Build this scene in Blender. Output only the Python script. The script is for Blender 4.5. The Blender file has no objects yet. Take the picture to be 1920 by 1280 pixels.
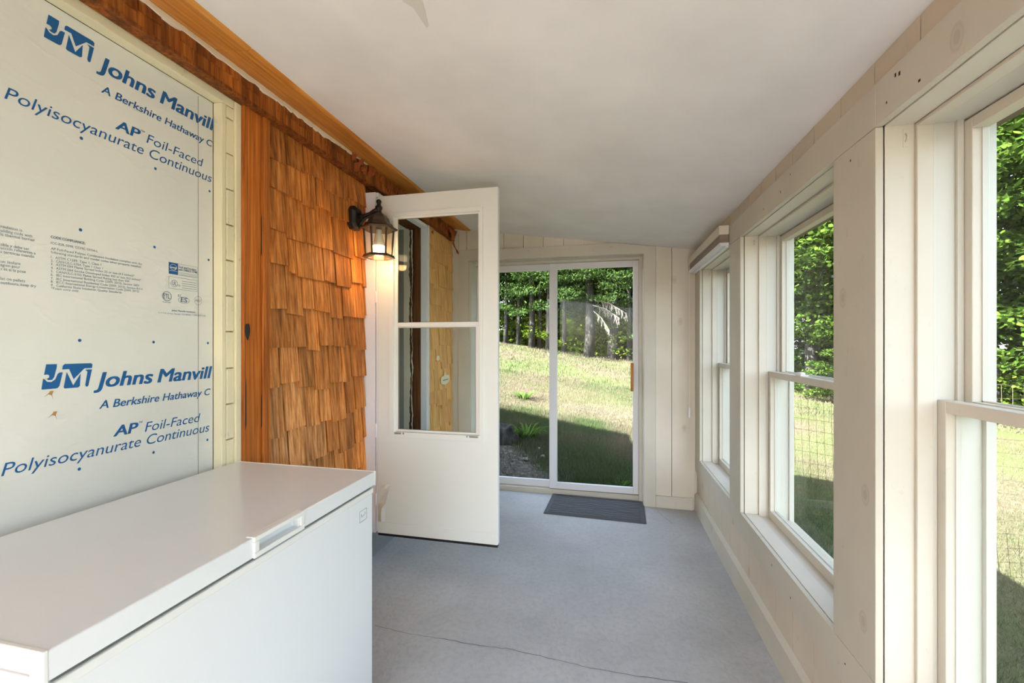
import bpy, bmesh, math, random
import numpy as np
from mathutils import Vector, Matrix, noise
random.seed(7)
rng = np.random.default_rng(11)
sc = bpy.context.scene
COL = sc.collection

# ------------------------------------------------------------------ camera, world, sun, exposure
YAW = math.atan(179.5 / 800.0)
CAM_Z = 1.38
cam_d = bpy.data.cameras.new('camera')
cam_d.sensor_width = 36.0
cam_d.lens = 36.0 * 800.0 / 1920.0
cam_d.shift_y = 5.0 / 1920.0
cam_d.clip_start = 0.02
cam_d.clip_end = 300
cam = bpy.data.objects.new('camera', cam_d)
COL.objects.link(cam)
cam.location = (0, 0, CAM_Z)
cam.rotation_euler = (math.pi / 2, 0, YAW)
sc.camera = cam

world = bpy.data.worlds.new('sky')
sc.world = world
world.use_nodes = True
wn = world.node_tree.nodes
wl = world.node_tree.links
wn.clear()
w_out = wn.new('ShaderNodeOutputWorld')
w_bg = wn.new('ShaderNodeBackground')
w_sky = wn.new('ShaderNodeTexSky')
w_sky.sky_type = 'NISHITA'
w_sky.sun_disc = False
w_sky.sun_elevation = math.radians(43)
w_sky.sun_rotation = math.radians(225)
w_sky.air_density = 1.0
w_sky.dust_density = 2.0
w_hs = wn.new('ShaderNodeHueSaturation')
w_hs.inputs['Saturation'].default_value = 0.62
w_bg.inputs['Strength'].default_value = 0.2
wl.new(w_sky.outputs[0], w_hs.inputs['Color'])
wl.new(w_hs.outputs[0], w_bg.inputs['Color'])
wl.new(w_bg.outputs[0], w_out.inputs[0])

sun_d = bpy.data.lights.new('sun', 'SUN')
sun_d.energy = 9.0
sun_d.angle = math.radians(0.6)
sun_d.color = (1.0, 0.975, 0.925)
sun = bpy.data.objects.new('sun', sun_d)
COL.objects.link(sun)
sun.rotation_euler = Vector((0.75, 0.77, -1.0)).to_track_quat('-Z', 'Y').to_euler()

sc.view_settings.view_transform = 'Standard'
sc.view_settings.look = 'None'
sc.view_settings.gamma = 1.0
sc.view_settings.use_curve_mapping = False
sc.view_settings.exposure = 2.74
try:
    sc.cycles.max_bounces = 14
    sc.cycles.diffuse_bounces = 8
    sc.cycles.transparent_max_bounces = 24
    sc.cycles.sample_clamp_indirect = 8.0
    sc.cycles.caustics_reflective = False
    sc.cycles.caustics_refractive = False
except Exception:
    pass

# ------------------------------------------------------------------ helpers
class MB:
    """collects shapes; build() links them as one mesh object"""
    def __init__(s):
        s.v = []; s.f = []; s.c = []; s.cur = (1, 1, 1, 1)
    def add(s, vs, fs):
        o = len(s.v)
        s.v += [tuple(p) for p in vs]
        s.c += [s.cur] * len(vs)
        s.f += [tuple(i + o for i in f) for f in fs]
        return s
    def box(s, x0, y0, z0, x1, y1, z1):
        x0, x1 = min(x0, x1), max(x0, x1); y0, y1 = min(y0, y1), max(y0, y1); z0, z1 = min(z0, z1), max(z0, z1)
        return s.add([(x0, y0, z0), (x1, y0, z0), (x1, y1, z0), (x0, y1, z0), (x0, y0, z1), (x1, y0, z1), (x1, y1, z1), (x0, y1, z1)],
                     [(0, 3, 2, 1), (4, 5, 6, 7), (0, 1, 5, 4), (1, 2, 6, 5), (2, 3, 7, 6), (3, 0, 4, 7)])
    def hexa(s, p):
        return s.add(p, [(0, 3, 2, 1), (4, 5, 6, 7), (0, 1, 5, 4), (1, 2, 6, 5), (2, 3, 7, 6), (3, 0, 4, 7)])
    def prism(s, pts, axis, a, b):
        """polygon pts in the plane normal to axis, extruded from a to b"""
        n = len(pts)
        def P(p, t):
            return {0: (t, p[0], p[1]), 1: (p[0], t, p[1]), 2: (p[0], p[1], t)}[axis]
        vs = [P(p, a) for p in pts] + [P(p, b) for p in pts]
        fs = [tuple(range(n)), tuple(range(2 * n - 1, n - 1, -1))]
        fs += [(i, i + n, (i + 1) % n + n, (i + 1) % n) for i in range(n)]
        return s.add(vs, fs)
    def tube(s, pts, r, n=8, cap=True):
        pts = [Vector(p) for p in pts]
        rs = r if isinstance(r, (list, tuple)) else [r] * len(pts)
        vs = []; fs = []
        ref = None
        for i, p in enumerate(pts):
            d = (pts[min(i + 1, len(pts) - 1)] - pts[max(i - 1, 0)]).normalized()
            if ref is None:
                ref = d.orthogonal().normalized()
            ref = (ref - d * ref.dot(d))
            ref = ref.normalized() if ref.length > 1e-6 else d.orthogonal().normalized()
            b = d.cross(ref)
            for k in range(n):
                a = 2 * math.pi * k / n
                vs.append(p + (ref * math.cos(a) + b * math.sin(a)) * rs[i])
        for i in range(len(pts) - 1):
            for k in range(n):
                fs.append((i * n + k, i * n + (k + 1) % n, (i + 1) * n + (k + 1) % n, (i + 1) * n + k))
        if cap:
            fs.append(tuple(range(n - 1, -1, -1)))
            fs.append(tuple(range((len(pts) - 1) * n, len(pts) * n)))
        return s.add(vs, fs)
    def lathe(s, prof, cx, cy, n=6, rot=0.0):
        """prof: (r, z) pairs turned about the vertical through cx, cy"""
        vs = []; fs = []
        for r, z in prof:
            for k in range(n):
                a = rot + 2 * math.pi * k / n
                vs.append((cx + r * math.cos(a), cy + r * math.sin(a), z))
        for i in range(len(prof) - 1):
            for k in range(n):
                fs.append((i * n + k, i * n + (k + 1) % n, (i + 1) * n + (k + 1) % n, (i + 1) * n + k))
        fs.append(tuple(range(n - 1, -1, -1)))
        fs.append(tuple(range((len(prof) - 1) * n, len(prof) * n)))
        return s.add(vs, fs)
    def build(s, name, mat, parent=None, bevel=0.0, smooth=False, tint=False, seg=2):
        me = bpy.data.meshes.new(name)
        me.from_pydata(s.v, [], s.f)
        bm = bmesh.new(); bm.from_mesh(me)
        bmesh.ops.recalc_face_normals(bm, faces=bm.faces)
        bm.to_mesh(me); bm.free()
        if tint:
            ca = me.color_attributes.new('tint', 'FLOAT_COLOR', 'POINT')
            ca.data.foreach_set('color', np.array(s.c, dtype=np.float32).ravel())
        me.materials.append(mat)
        if smooth:
            me.polygons.foreach_set('use_smooth', [True] * len(me.polygons))
        o = bpy.data.objects.new(name, me)
        COL.objects.link(o)
        if parent:
            o.parent = parent
            o.matrix_parent_inverse = Matrix.Translation(parent.location).inverted()
        if bevel:
            m = o.modifiers.new('edge', 'BEVEL')
            m.width = bevel; m.segments = seg; m.limit_method = 'ANGLE'; m.angle_limit = math.radians(40)
            m.harden_normals = False
        return o

def tag(o, label=None, cat=None, group=None, kind=None):
    if label: o['label'] = label
    if cat: o['category'] = cat
    if group: o['group'] = group
    if kind: o['kind'] = kind
    return o

def empty(name, loc):
    o = bpy.data.objects.new(name, None)
    o.location = loc
    o.empty_display_size = 0.1
    COL.objects.link(o)
    return o

def np_mesh(name, verts, faces, mat, tint=None):
    """fast mesh from arrays; faces an (n,k) array"""
    me = bpy.data.meshes.new(name)
    nv, nf, k = len(verts), len(faces), faces.shape[1]
    me.vertices.add(nv); me.vertices.foreach_set('co', np.asarray(verts, np.float32).ravel())
    me.loops.add(nf * k); me.loops.foreach_set('vertex_index', np.asarray(faces, np.int32).ravel())
    me.polygons.add(nf); me.polygons.foreach_set('loop_start', np.arange(0, nf * k, k, dtype=np.int32))
    me.polygons.foreach_set('loop_total', np.full(nf, k, np.int32))
    me.update(calc_edges=True)
    if tint is not None:
        ca = me.color_attributes.new('tint', 'FLOAT_COLOR', 'POINT')
        ca.data.foreach_set('color', np.asarray(tint, np.float32).ravel())
    me.materials.append(mat)
    return me

# ------------------------------------------------------------------ materials
def srgb(r, g, b):
    f = lambda c: (c / 255 / 12.92) if c <= 10 else ((c / 255 + 0.055) / 1.055) ** 2.4
    return (f(r), f(g), f(b), 1)

class NT:
    def __init__(s, name):
        s.m = bpy.data.materials.new(name); s.m.use_nodes = True
        s.t = s.m.node_tree; s.t.nodes.clear()
        s.out = s.n('ShaderNodeOutputMaterial')
    def n(s, typ, **k):
        x = s.t.nodes.new(typ)
        for a, b in k.items(): setattr(x, a, b)
        return x
    def l(s, a, b): s.t.links.new(a, b)
    def pos(s, scale=(1, 1, 1)):
        g = s.n('ShaderNodeNewGeometry'); mp = s.n('ShaderNodeMapping')
        mp.inputs['Scale'].default_value = scale
        s.l(g.outputs['Position'], mp.inputs['Vector'])
        return mp.outputs[0]
    def noise(s, scale, vec, detail=4, rough=0.55):
        x = s.n('ShaderNodeTexNoise'); x.inputs['Scale'].default_value = scale
        x.inputs['Detail'].default_value = detail; x.inputs['Roughness'].default_value = rough
        s.l(vec, x.inputs['Vector']); return x.outputs['Fac']
    def ramp(s, fac, stops):
        x = s.n('ShaderNodeValToRGB'); e = x.color_ramp.elements
        while len(e) < len(stops): e.new(0.5)
        for i, (p, c) in enumerate(stops): e[i].position = p; e[i].color = c
        s.l(fac, x.inputs[0]); return x.outputs[0]
    def mix(s, fac, a, b, mode='MIX'):
        x = s.n('ShaderNodeMix', data_type='RGBA', blend_type=mode)
        for sock, v in ((x.inputs[0], fac), (x.inputs[6], a), (x.inputs[7], b)):
            if isinstance(v, (int, float, tuple)): sock.default_value = v
            else: s.l(v, sock)
        return x.outputs[2]
    def bump(s, h, strength, dist=0.01):
        x = s.n('ShaderNodeBump'); x.inputs['Strength'].default_value = strength
        x.inputs['Distance'].default_value = dist
        s.l(h, x.inputs['Height']); return x.outputs[0]
    def bsdf(s, color, rough=0.5, metal=0.0, normal=None, spec=0.5, coat=0.0):
        b = s.n('ShaderNodeBsdfPrincipled')
        if isinstance(color, tuple): b.inputs['Base Color'].default_value = color
        else: s.l(color, b.inputs['Base Color'])
        if isinstance(rough, (int, float)): b.inputs['Roughness'].default_value = rough
        else: s.l(rough, b.inputs['Roughness'])
        b.inputs['Metallic'].default_value = metal
        b.inputs['Specular IOR Level'].default_value = spec
        b.inputs['Coat Weight'].default_value = coat
        if normal is not None: s.l(normal, b.inputs['Normal'])
        s.l(b.outputs[0], s.out.inputs[0])
        return b

K0, K1 = (0, 0, 0, 1), (1, 1, 1, 1)

def m_paint(name, col, rough=0.5, dirt=0.0, bump=0.05, knots=None, scale=1.0):
    t = NT(name); p = t.pos()
    big = t.noise(2.5 * scale, p, 3)
    c2 = tuple(x * 0.88 for x in col[:3]) + (1,)
    c = t.mix(t.ramp(big, [(0.3, K0), (0.7, K1)]), c2, col)
    if knots:   # pale knots bleeding through the paint
        v = t.n('ShaderNodeTexVoronoi', voronoi_dimensions='2D'); v.inputs['Scale'].default_value = 2.6
        sp_ = t.n('ShaderNodeSeparateXYZ'); cb_ = t.n('ShaderNodeCombineXYZ')
        t.l(t.pos((1, 1, 0.62)), sp_.inputs[0])
        t.l(sp_.outputs[knots[0].upper()], cb_.inputs['X']); t.l(sp_.outputs[knots[1].upper()], cb_.inputs['Y'])
        t.l(cb_.outputs[0], v.inputs['Vector'])
        k = t.ramp(v.outputs['Distance'], [(0.022, (0.45, 0.45, 0.45, 1)), (0.03, (0.12, 0.12, 0.12, 1)), (0.045, (0.34, 0.34, 0.34, 1)), (0.054, K0)])
        c = t.mix(k, c, tuple(x * y for x, y in zip(col[:3], (0.62, 0.5, 0.42))) + (1,))
    if dirt:
        d = t.ramp(t.noise(30, t.pos((1, 1, 0.5)), 6, 0.7), [(0.62, K0), (0.78, (dirt, dirt, dirt, 1))])
        c = t.mix(d, c, tuple(x * 0.35 for x in col[:3]) + (1,))
    nb = t.bump(t.noise(60, p, 3), bump, 0.004)
    t.bsdf(c, rough, normal=nb)
    return t.m

def m_wood(name, cols, axis='z', rough=0.6, tint=False, grain=1.0, streak=0.5):
    t = NT(name)
    lo, hi = 3.0, 70.0 * grain
    sx = {'z': (hi, hi, lo), 'y': (hi, lo, hi), 'x': (lo, hi, hi)}[axis]
    f = t.noise(1.0, t.pos(sx), 5, 0.65)
    sx2 = tuple(q * 0.28 for q in sx)
    f2 = t.noise(1.0, t.pos(sx2), 3, 0.6)
    c = t.ramp(f, [(0.3, cols[0]), (0.5, cols[1]), (0.72, cols[2])])
    c = t.mix(t.ramp(f2, [(0.35, (streak, streak, streak, 1)), (0.6, K0)]), c, tuple(x * 0.35 for x in cols[0][:3]) + (1,))
    if tint:
        a = t.n('ShaderNodeAttribute', attribute_name='tint')
        c = t.mix(1.0, c, a.outputs['Color'], 'MULTIPLY')
    t.bsdf(c, rough, normal=t.bump(f, 0.35, 0.004), spec=0.3)
    return t.m

def m_plain(name, col, rough=0.5, metal=0.0, spec=0.5, coat=0.0, bump=0.0, bs=80):
    t = NT(name); nb = None
    if bump: nb = t.bump(t.noise(bs, t.pos(), 3), bump, 0.003)
    t.bsdf(col, rough, metal, nb, spec, coat)
    return t.m

M = {}
M['ceiling'] = m_paint('ceiling paint', srgb(236, 233, 230), 0.75, bump=0.12)
M['ceil_patch'] = m_paint('bare patched ceiling', srgb(216, 214, 204), 0.8)
M['board'] = m_paint('cream board paint', srgb(222, 213, 197), 0.55, dirt=0.25, knots='xz')
M['trim'] = m_paint('cream trim paint', srgb(209, 203, 189), 0.5, dirt=0.3)
M['board_shaded'] = m_paint('shaded cream board paint', srgb(198, 192, 176), 0.55, dirt=0.35, knots='yz')  # cream paint darkened: shade on the window wall is put into the colour
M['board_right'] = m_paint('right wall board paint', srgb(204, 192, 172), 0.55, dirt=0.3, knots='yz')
M['chipped'] = m_paint('chipped cream paint', srgb(228, 218, 184), 0.6, dirt=0.75, bump=0.25)
M['jamb_chip'] = m_paint('flaking white paint', srgb(205, 200, 185), 0.7, dirt=0.9, bump=0.5)
M['white_metal'] = m_plain('white enamelled metal', srgb(221, 222, 216), 0.38, bump=0.02, bs=12)
M['alu'] = m_plain('white aluminium frame', srgb(222, 222, 226), 0.4)
M['freezer'] = m_plain('white freezer enamel', srgb(210, 213, 215), 0.22, coat=0.2)
M['freezer_plastic'] = m_plain('white plastic', srgb(210, 211, 208), 0.35)
M['gasket'] = m_plain('grey gasket', srgb(96, 98, 96), 0.7)
M['vinyl'] = m_plain('white vinyl jamb liner', srgb(200, 198, 188), 0.4)
M['ink'] = m_plain('blue printing ink', srgb(4, 84, 142), 0.5)
M['ink_small'] = m_plain('blue-grey small printing ink', srgb(84, 108, 130), 0.5)
M['black'] = m_plain('black metal', srgb(26, 24, 22), 0.42, 0.2, bump=0.1, bs=200)
M['bronze'] = m_plain('aged bronze metal', srgb(74, 62, 50), 0.4, 0.5, bump=0.1, bs=200)
M['rubber'] = m_plain('dark rubber', srgb(72, 74, 80), 0.6, bump=0.3, bs=300)
M['grey_clip'] = m_plain('grey metal clip', srgb(140, 140, 136), 0.4, 0.4)
M['wire'] = m_plain('galvanised wire', srgb(62, 57, 42), 0.6)
M['steel'] = m_plain('dull steel', srgb(150, 146, 138), 0.4, 0.7)
M['shade_dark'] = m_plain('taupe shade cloth', srgb(140, 128, 116), 0.8, bump=0.2, bs=400)
M['shade'] = m_plain('cream shade cloth', srgb(214, 206, 190), 0.7, bump=0.15, bs=400)
M['cord'] = m_plain('white cord', srgb(226, 224, 216), 0.6)
M['grey_door'] = m_plain('grey painted door', srgb(176, 176, 172), 0.5)
M['jamb_shade'] = m_plain('dark grey jamb shade', srgb(132, 130, 126), 0.6)
M['rot'] = m_wood('rotted dark wood', (srgb(40, 26, 14), srgb(72, 46, 24), srgb(110, 80, 50)), 'z', 0.9)
M['dark'] = m_plain('dark gap', srgb(40, 34, 28), 0.9)
M['orange_grip'] = m_wood('oiled wood grip', (srgb(150, 92, 36), srgb(202, 132, 58), srgb(222, 160, 86)), 'z', 0.4)
M['tear'] = m_plain('torn foam', srgb(176, 128, 70), 0.9)
M['caulk'] = m_paint('rough white caulk', srgb(240, 234, 218), 0.7, dirt=0.5, bump=0.5)
M['rust_flake'] = m_plain('peeling rust-brown film', srgb(150, 74, 28), 0.7, bump=0.4, bs=90)

ced = (srgb(132, 76, 30), srgb(200, 128, 60), srgb(226, 168, 104))
M['shingle'] = m_wood('stained cedar shingle', ced, 'z', 0.62, tint=True, grain=1.2, streak=0.62)
M['raw_shingle'] = m_wood('fresh cedar shingle', (srgb(196, 138, 72), srgb(230, 174, 106), srgb(240, 196, 134)), 'z', 0.65, tint=True, streak=0.2)
M['post'] = m_wood('stained cedar board', (srgb(120, 58, 14), srgb(190, 104, 32), srgb(210, 132, 56)), 'z', 0.6, grain=2.2, streak=0.45)
M['crown'] = m_wood('varnished pine board', (srgb(176, 104, 34), srgb(208, 136, 58), srgb(222, 158, 82)), 'y', 0.45, grain=0.8, streak=0.3)
M['frieze'] = m_wood('dark stained frieze shingle', (srgb(104, 52, 16), srgb(176, 100, 36), srgb(208, 138, 70)), 'z', 0.65, tint=True, streak=0.7)
M['bare_wood'] = m_wood('bare brown wood', (srgb(60, 34, 14), srgb(104, 62, 28), srgb(130, 84, 42)), 'z', 0.75)

def m_floor():
    t = NT('painted concrete'); p = t.pos()
    big = t.noise(1.1, p, 5, 0.6)
    fine = t.noise(38, p, 5, 0.7)
    sw = t.noise(5, p, 3)
    c = t.ramp(big, [(0.3, srgb(162, 165, 168)), (0.5, srgb(178, 181, 184)), (0.7, srgb(192, 195, 196))])
    c = t.mix(t.ramp(fine, [(0.35, (0.22, 0.22, 0.22, 1)), (0.55, K0)]), c, srgb(124, 126, 130))
    c = t.mix(t.ramp(t.noise(9, p, 6, 0.75), [(0.62, K0), (0.75, (0.25, 0.25, 0.25, 1))]), c, srgb(206, 206, 204))
    wv = t.n('ShaderNodeTexWave'); wv.inputs['Scale'].default_value = 9; wv.inputs['Distortion'].default_value = 14
    wv.inputs['Detail'].default_value = 3; wv.inputs['Detail Scale'].default_value = 1.3
    t.l(p, wv.inputs['Vector'])
    h = t.mix(0.25, fine, wv.outputs['Fac'])
    t.bsdf(c, 0.5, normal=t.bump(h, 0.22, 0.006), spec=0.35)
    return t.m
M['floor'] = m_floor()
M['foundation'] = m_paint('grey painted foundation', srgb(128, 132, 134), 0.7, dirt=0.5, bump=0.6)
M['crack'] = m_plain('concrete crack', srgb(92, 92, 94), 0.9)
M['crack_light'] = m_plain('light mortar line', srgb(190, 190, 188), 0.9)

def m_panel():
    t = NT('foil facing'); p = t.pos()
    c = t.ramp(t.noise(1.6, p, 4), [(0.3, srgb(205, 206, 200)), (0.7, srgb(217, 217, 211))])
    c = t.mix(t.ramp(t.noise(55, p, 4, 0.7), [(0.74, K0), (0.8, (0.35, 0.35, 0.35, 1))]), c, srgb(150, 150, 140))
    w = t.noise(2.2, t.pos((1, 1, 2.2)), 4, 0.6)
    rid = t.ramp(w, [(0.47, K0), (0.5, K1), (0.53, K0)])
    t.bsdf(c, 0.42, normal=t.bump(rid, 0.1, 0.006), spec=0.4)
    return t.m
M['panel'] = m_panel()

def m_glass(name, tint=(0.97, 0.99, 0.98, 1), refl=1.0):
    t = NT(name)
    tr = t.n('ShaderNodeBsdfTransparent'); tr.inputs[0].default_value = tint
    gl = t.n('ShaderNodeBsdfGlossy'); gl.inputs['Roughness'].default_value = 0.0
    fr = t.n('ShaderNodeFresnel')
    ge = t.n('ShaderNodeNewGeometry')      # the pane's far face must not act as glass-to-air
    iv = t.n('ShaderNodeMapRange'); iv.inputs['To Min'].default_value = 1.35; iv.inputs['To Max'].default_value = 1 / 1.35
    t.l(ge.outputs['Backfacing'], iv.inputs['Value']); t.l(iv.outputs['Result'], fr.inputs[0])
    mm = t.n('ShaderNodeMath', operation='MULTIPLY'); mm.inputs[1].default_value = refl
    t.l(fr.outputs[0], mm.inputs[0])
    mx = t.n('ShaderNodeMixShader')
    t.l(mm.outputs[0], mx.inputs[0]); t.l(tr.outputs[0], mx.inputs[1]); t.l(gl.outputs[0], mx.inputs[2])
    t.l(mx.outputs[0], t.out.inputs[0])
    return t.m
M['glass'] = m_glass('window glass', refl=0.4)
M['lamp_glass'] = m_glass('lantern glass', (0.95, 0.93, 0.88, 1))

def m_emit(name, col, s):
    t = NT(name); e = t.n('ShaderNodeEmission'); e.inputs[0].default_value = col; e.inputs[1].default_value = s
    t.l(e.outputs[0], t.out.inputs[0]); return t.m
M['bulb'] = m_emit('glowing bulb', (1.0, 0.72, 0.4, 1), 3.0)
M['bulb_base'] = m_plain('white bulb collar', srgb(222, 212, 190), 0.5)

def m_leaf(name, col, col2, trans=0.35):
    t = NT(name)
    a = t.n('ShaderNodeAttribute', attribute_name='tint')
    c = t.mix(a.outputs['Fac'], col, col2)
    d = t.n('ShaderNodeBsdfDiffuse'); tl = t.n('ShaderNodeBsdfTranslucent')
    t.l(c, d.inputs[0]); t.l(c, tl.inputs[0])
    mx = t.n('ShaderNodeMixShader'); mx.inputs[0].default_value = trans
    t.l(d.outputs[0], mx.inputs[1]); t.l(tl.outputs[0], mx.inputs[2])
    t.l(mx.outputs[0], t.out.inputs[0])
    return t.m
M['maple'] = m_leaf('maple leaf', (0.0243, 0.0567, 0.0081, 1), (0.0878, 0.1418, 0.0243, 1), 0.4)
M['hemlock'] = m_leaf('hemlock spray', (0.0135, 0.0324, 0.0108, 1), (0.0513, 0.0837, 0.0203, 1), 0.25)
M['brush'] = m_leaf('undergrowth leaf', (0.06, 0.11, 0.012, 1), (0.17, 0.23, 0.035, 1), 0.5)  # bright yellow-green puts the light from behind into the leaf colour
M['dead_twig'] = m_plain('dead grey twig', (0.2, 0.175, 0.15, 1), 0.9)

def m_bark():
    t = NT('bark')
    f = t.noise(1.0, t.pos((14, 14, 3)), 6, 0.7)
    c = t.ramp(f, [(0.35, (0.014, 0.013, 0.012, 1)), (0.55, (0.042, 0.04, 0.037, 1)), (0.75, (0.09, 0.086, 0.08, 1))])
    t.bsdf(c, 0.9, normal=t.bump(f, 0.6, 0.03), spec=0.1)
    return t.m
M['bark'] = m_bark()

def m_ground():
    t = NT('lawn soil'); p = t.pos()
    pat = t.noise(0.55, p, 5, 0.6)
    fine = t.noise(22, p, 6, 0.75)
    dry = t.ramp(fine, [(0.3, (0.0324, 0.0270, 0.0173, 1)), (0.5, (0.0713, 0.0605, 0.0389, 1)), (0.7, (0.1188, 0.1037, 0.0713, 1))])
    grn = t.ramp(fine, [(0.3, (0.0450, 0.0675, 0.0150, 1)), (0.6, (0.0630, 0.0780, 0.0300, 1))])
    a = t.n('ShaderNodeAttribute', attribute_name='tint')
    sc_ = t.n('ShaderNodeSeparateColor'); t.l(a.outputs['Color'], sc_.inputs[0])
    c = t.mix(t.ramp(pat, [(0.44, K0), (0.62, (0.8, 0.8, 0.8, 1))]), dry, grn)
    c = t.mix(sc_.outputs[1], c, grn)
    soil = t.ramp(fine, [(0.35, (0.03, 0.026, 0.023, 1)), (0.55, (0.09, 0.08, 0.07, 1)), (0.72, (0.2, 0.19, 0.18, 1))])
    c = t.mix(sc_.outputs[0], c, soil)
    t.bsdf(c, 0.95, normal=t.bump(fine, 0.5, 0.03), spec=0.05)
    return t.m
M['ground'] = m_ground()

def m_blade():
    t = NT('grass blade')
    a = t.n('ShaderNodeAttribute', attribute_name='tint')
    d = t.n('ShaderNodeBsdfDiffuse'); tl = t.n('ShaderNodeBsdfTranslucent')
    t.l(a.outputs['Color'], d.inputs[0]); t.l(a.outputs['Color'], tl.inputs[0])
    mx = t.n('ShaderNodeMixShader'); mx.inputs[0].default_value = 0.25
    t.l(d.outputs[0], mx.inputs[1]); t.l(tl.outputs[0], mx.inputs[2]); t.l(mx.outputs[0], t.out.inputs[0])
    return t.m
M['blade'] = m_blade()
M['ext_wall'] = m_plain('weathered shingle wall', srgb(120, 90, 60), 0.9)
M['pebble'] = m_plain('grey stone', (0.16, 0.155, 0.145, 1), 0.9)
M['fascia'] = m_plain('weathered brown fascia', srgb(112, 96, 80), 0.8, bump=0.2, bs=40)
M['roof'] = m_plain('roof shingles', srgb(70, 68, 66), 0.9)

# ------------------------------------------------------------------ room measures
XL, XR, YE = -1.43, 0.71, 3.80       # shingle face, inner face of the right boards, end wall boards
YB = -2.1                            # unseen porch end, left open behind the camera to let daylight in
def ceil_z(x): return 2.1665 - 0.13933 * (x - 0.71)

# floor -------------------------------------------------------------------------------------------
fl = MB().box(-1.62, YB, -0.14, 0.955, 4.02, 0.0).build('floor', M['floor'])
tag(fl, 'grey painted concrete porch floor with hairline cracks', 'floor', kind='structure')
cr = MB()
def strip(pts, w, z=0.0008):
    for (x0, y0), (x1, y1) in zip(pts[:-1], pts[1:]):
        d = Vector((x1 - x0, y1 - y0)).normalized(); n = Vector((-d.y, d.x)) * w / 2
        cr.add([(x0 + n.x, y0 + n.y, z), (x1 + n.x, y1 + n.y, z), (x1 - n.x, y1 - n.y, z), (x0 - n.x, y0 - n.y, z)], [(0, 1, 2, 3)])
def wander(a, b, n, amp):
    out = []
    for i in range(n + 1):
        t = i / n; e = amp * (0 if i in (0, n) else random.uniform(-1, 1))
        out.append((a[0] + (b[0] - a[0]) * t, a[1] + (b[1] - a[1]) * t + e))
    return out
cpts = [(-1.115, 1.897), (-0.945, 1.879), (-0.755, 1.88), (-0.571, 1.874), (-0.423, 1.883), (-0.227, 1.864), (-0.043, 1.848), (0.131, 1.845), (0.319, 1.853)]
for a, b in zip(cpts[:-1], cpts[1:]):
    strip(wander(a, b, 6, 0.004), random.uniform(0.0015, 0.003))
strip(wander((0.398, 3.704), (0.483, 3.476), 4, 0.006), 0.0022)
cr.build('floor_crack', M['crack'], fl)
cr = MB()
strip(wander((-1.38, 0.5), (-1.375, 2.85), 14, 0.0), 0.006)
cr.build('floor_joint', M['crack_light'], fl)

# ceiling -----------------------------------------------------------------------------------------
ce = MB().prism([(0.75, ceil_z(0.75)), (-1.5, ceil_z(-1.5)), (-1.5, ceil_z(-1.5) + 0.03), (0.75, ceil_z(0.75) + 0.03)], 1, YB, 3.82).build('ceiling', M['ceiling'])
tag(ce, 'off-white painted sloping porch ceiling', 'ceiling', kind='structure')
pp = MB()
pk = [(-0.554, 1.077), (-0.562, 1.103), (-0.542, 1.127), (-0.539, 1.168), (-0.536, 1.207), (-0.526, 1.199), (-0.51, 1.14), (-0.502, 1.102), (-0.495, 1.08)]
pp.prism(pk, 2, 0, 0.001)
for i, (x, y, z) in enumerate(pp.v):
    pp.v[i] = (x, y, ceil_z(x) - 0.0004 - z)
pp.build('peeling_paint', M['ceil_patch'], ce)

# roof above and the house next to the porch (they shade the porch) ----------------------------------
rf = MB()
rf.prism([(-1.62, 2.56), (1.15, 2.20), (1.15, 2.28), (-1.62, 2.66)], 1, YB - 0.1, 4.08)
tag(rf.build('roof', M['roof']), 'low shed roof over the porch', 'roof', kind='structure')
hs = MB().prism([(-1.66, -0.4), (-1.66, 2.66), (-2.3, 3.5), (-4.65, 4.1), (-9, 4.1), (-9, -0.4)], 1, -2.3, 4.0)  # unseen; rear end cut short so sun enters the open porch
tag(hs.build('wall_house', M['ext_wall']), 'main house wall and gable beside the porch', 'house wall', kind='structure')

fa = MB().box(1.03, YB, 1.985, 1.06, 4.06, 2.23)
tag(fa.build('trim_10', M['fascia']), 'brown fascia board under the eave outside the right windows', 'fascia', kind='structure')

# left wall: sheathing, foundation, shingles ------------------------------------------------------------
wl_ = MB()
SH0, SH1 = -1.62, -1.462
SHT = 2.47
def shb(y0, y1, z0, z1): wl_.box(SH0, y0, z0, SH1, y1, z1)
shb(YB, 0.37, 0.235, 2.52)
shb(1.45, 2.352, 0.235, 2.52)
shb(3.09, 3.81, 0.235, 2.52)
shb(0.37, 1.45, 2.38, 2.52)
shb(2.352, 3.09, 2.30, 2.52)
wall_left = wl_.build('wall_left', M['bare_wood'])
tag(wall_left, 'house wall along the left side of the porch, clad in stained cedar shingles', 'wall', kind='structure')
fo = MB().box(-1.655, YB, -0.1, -1.49, 3.81, 0.232)
fo.build('foundation', M['foundation'], wall_left, bevel=0.006)

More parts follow.
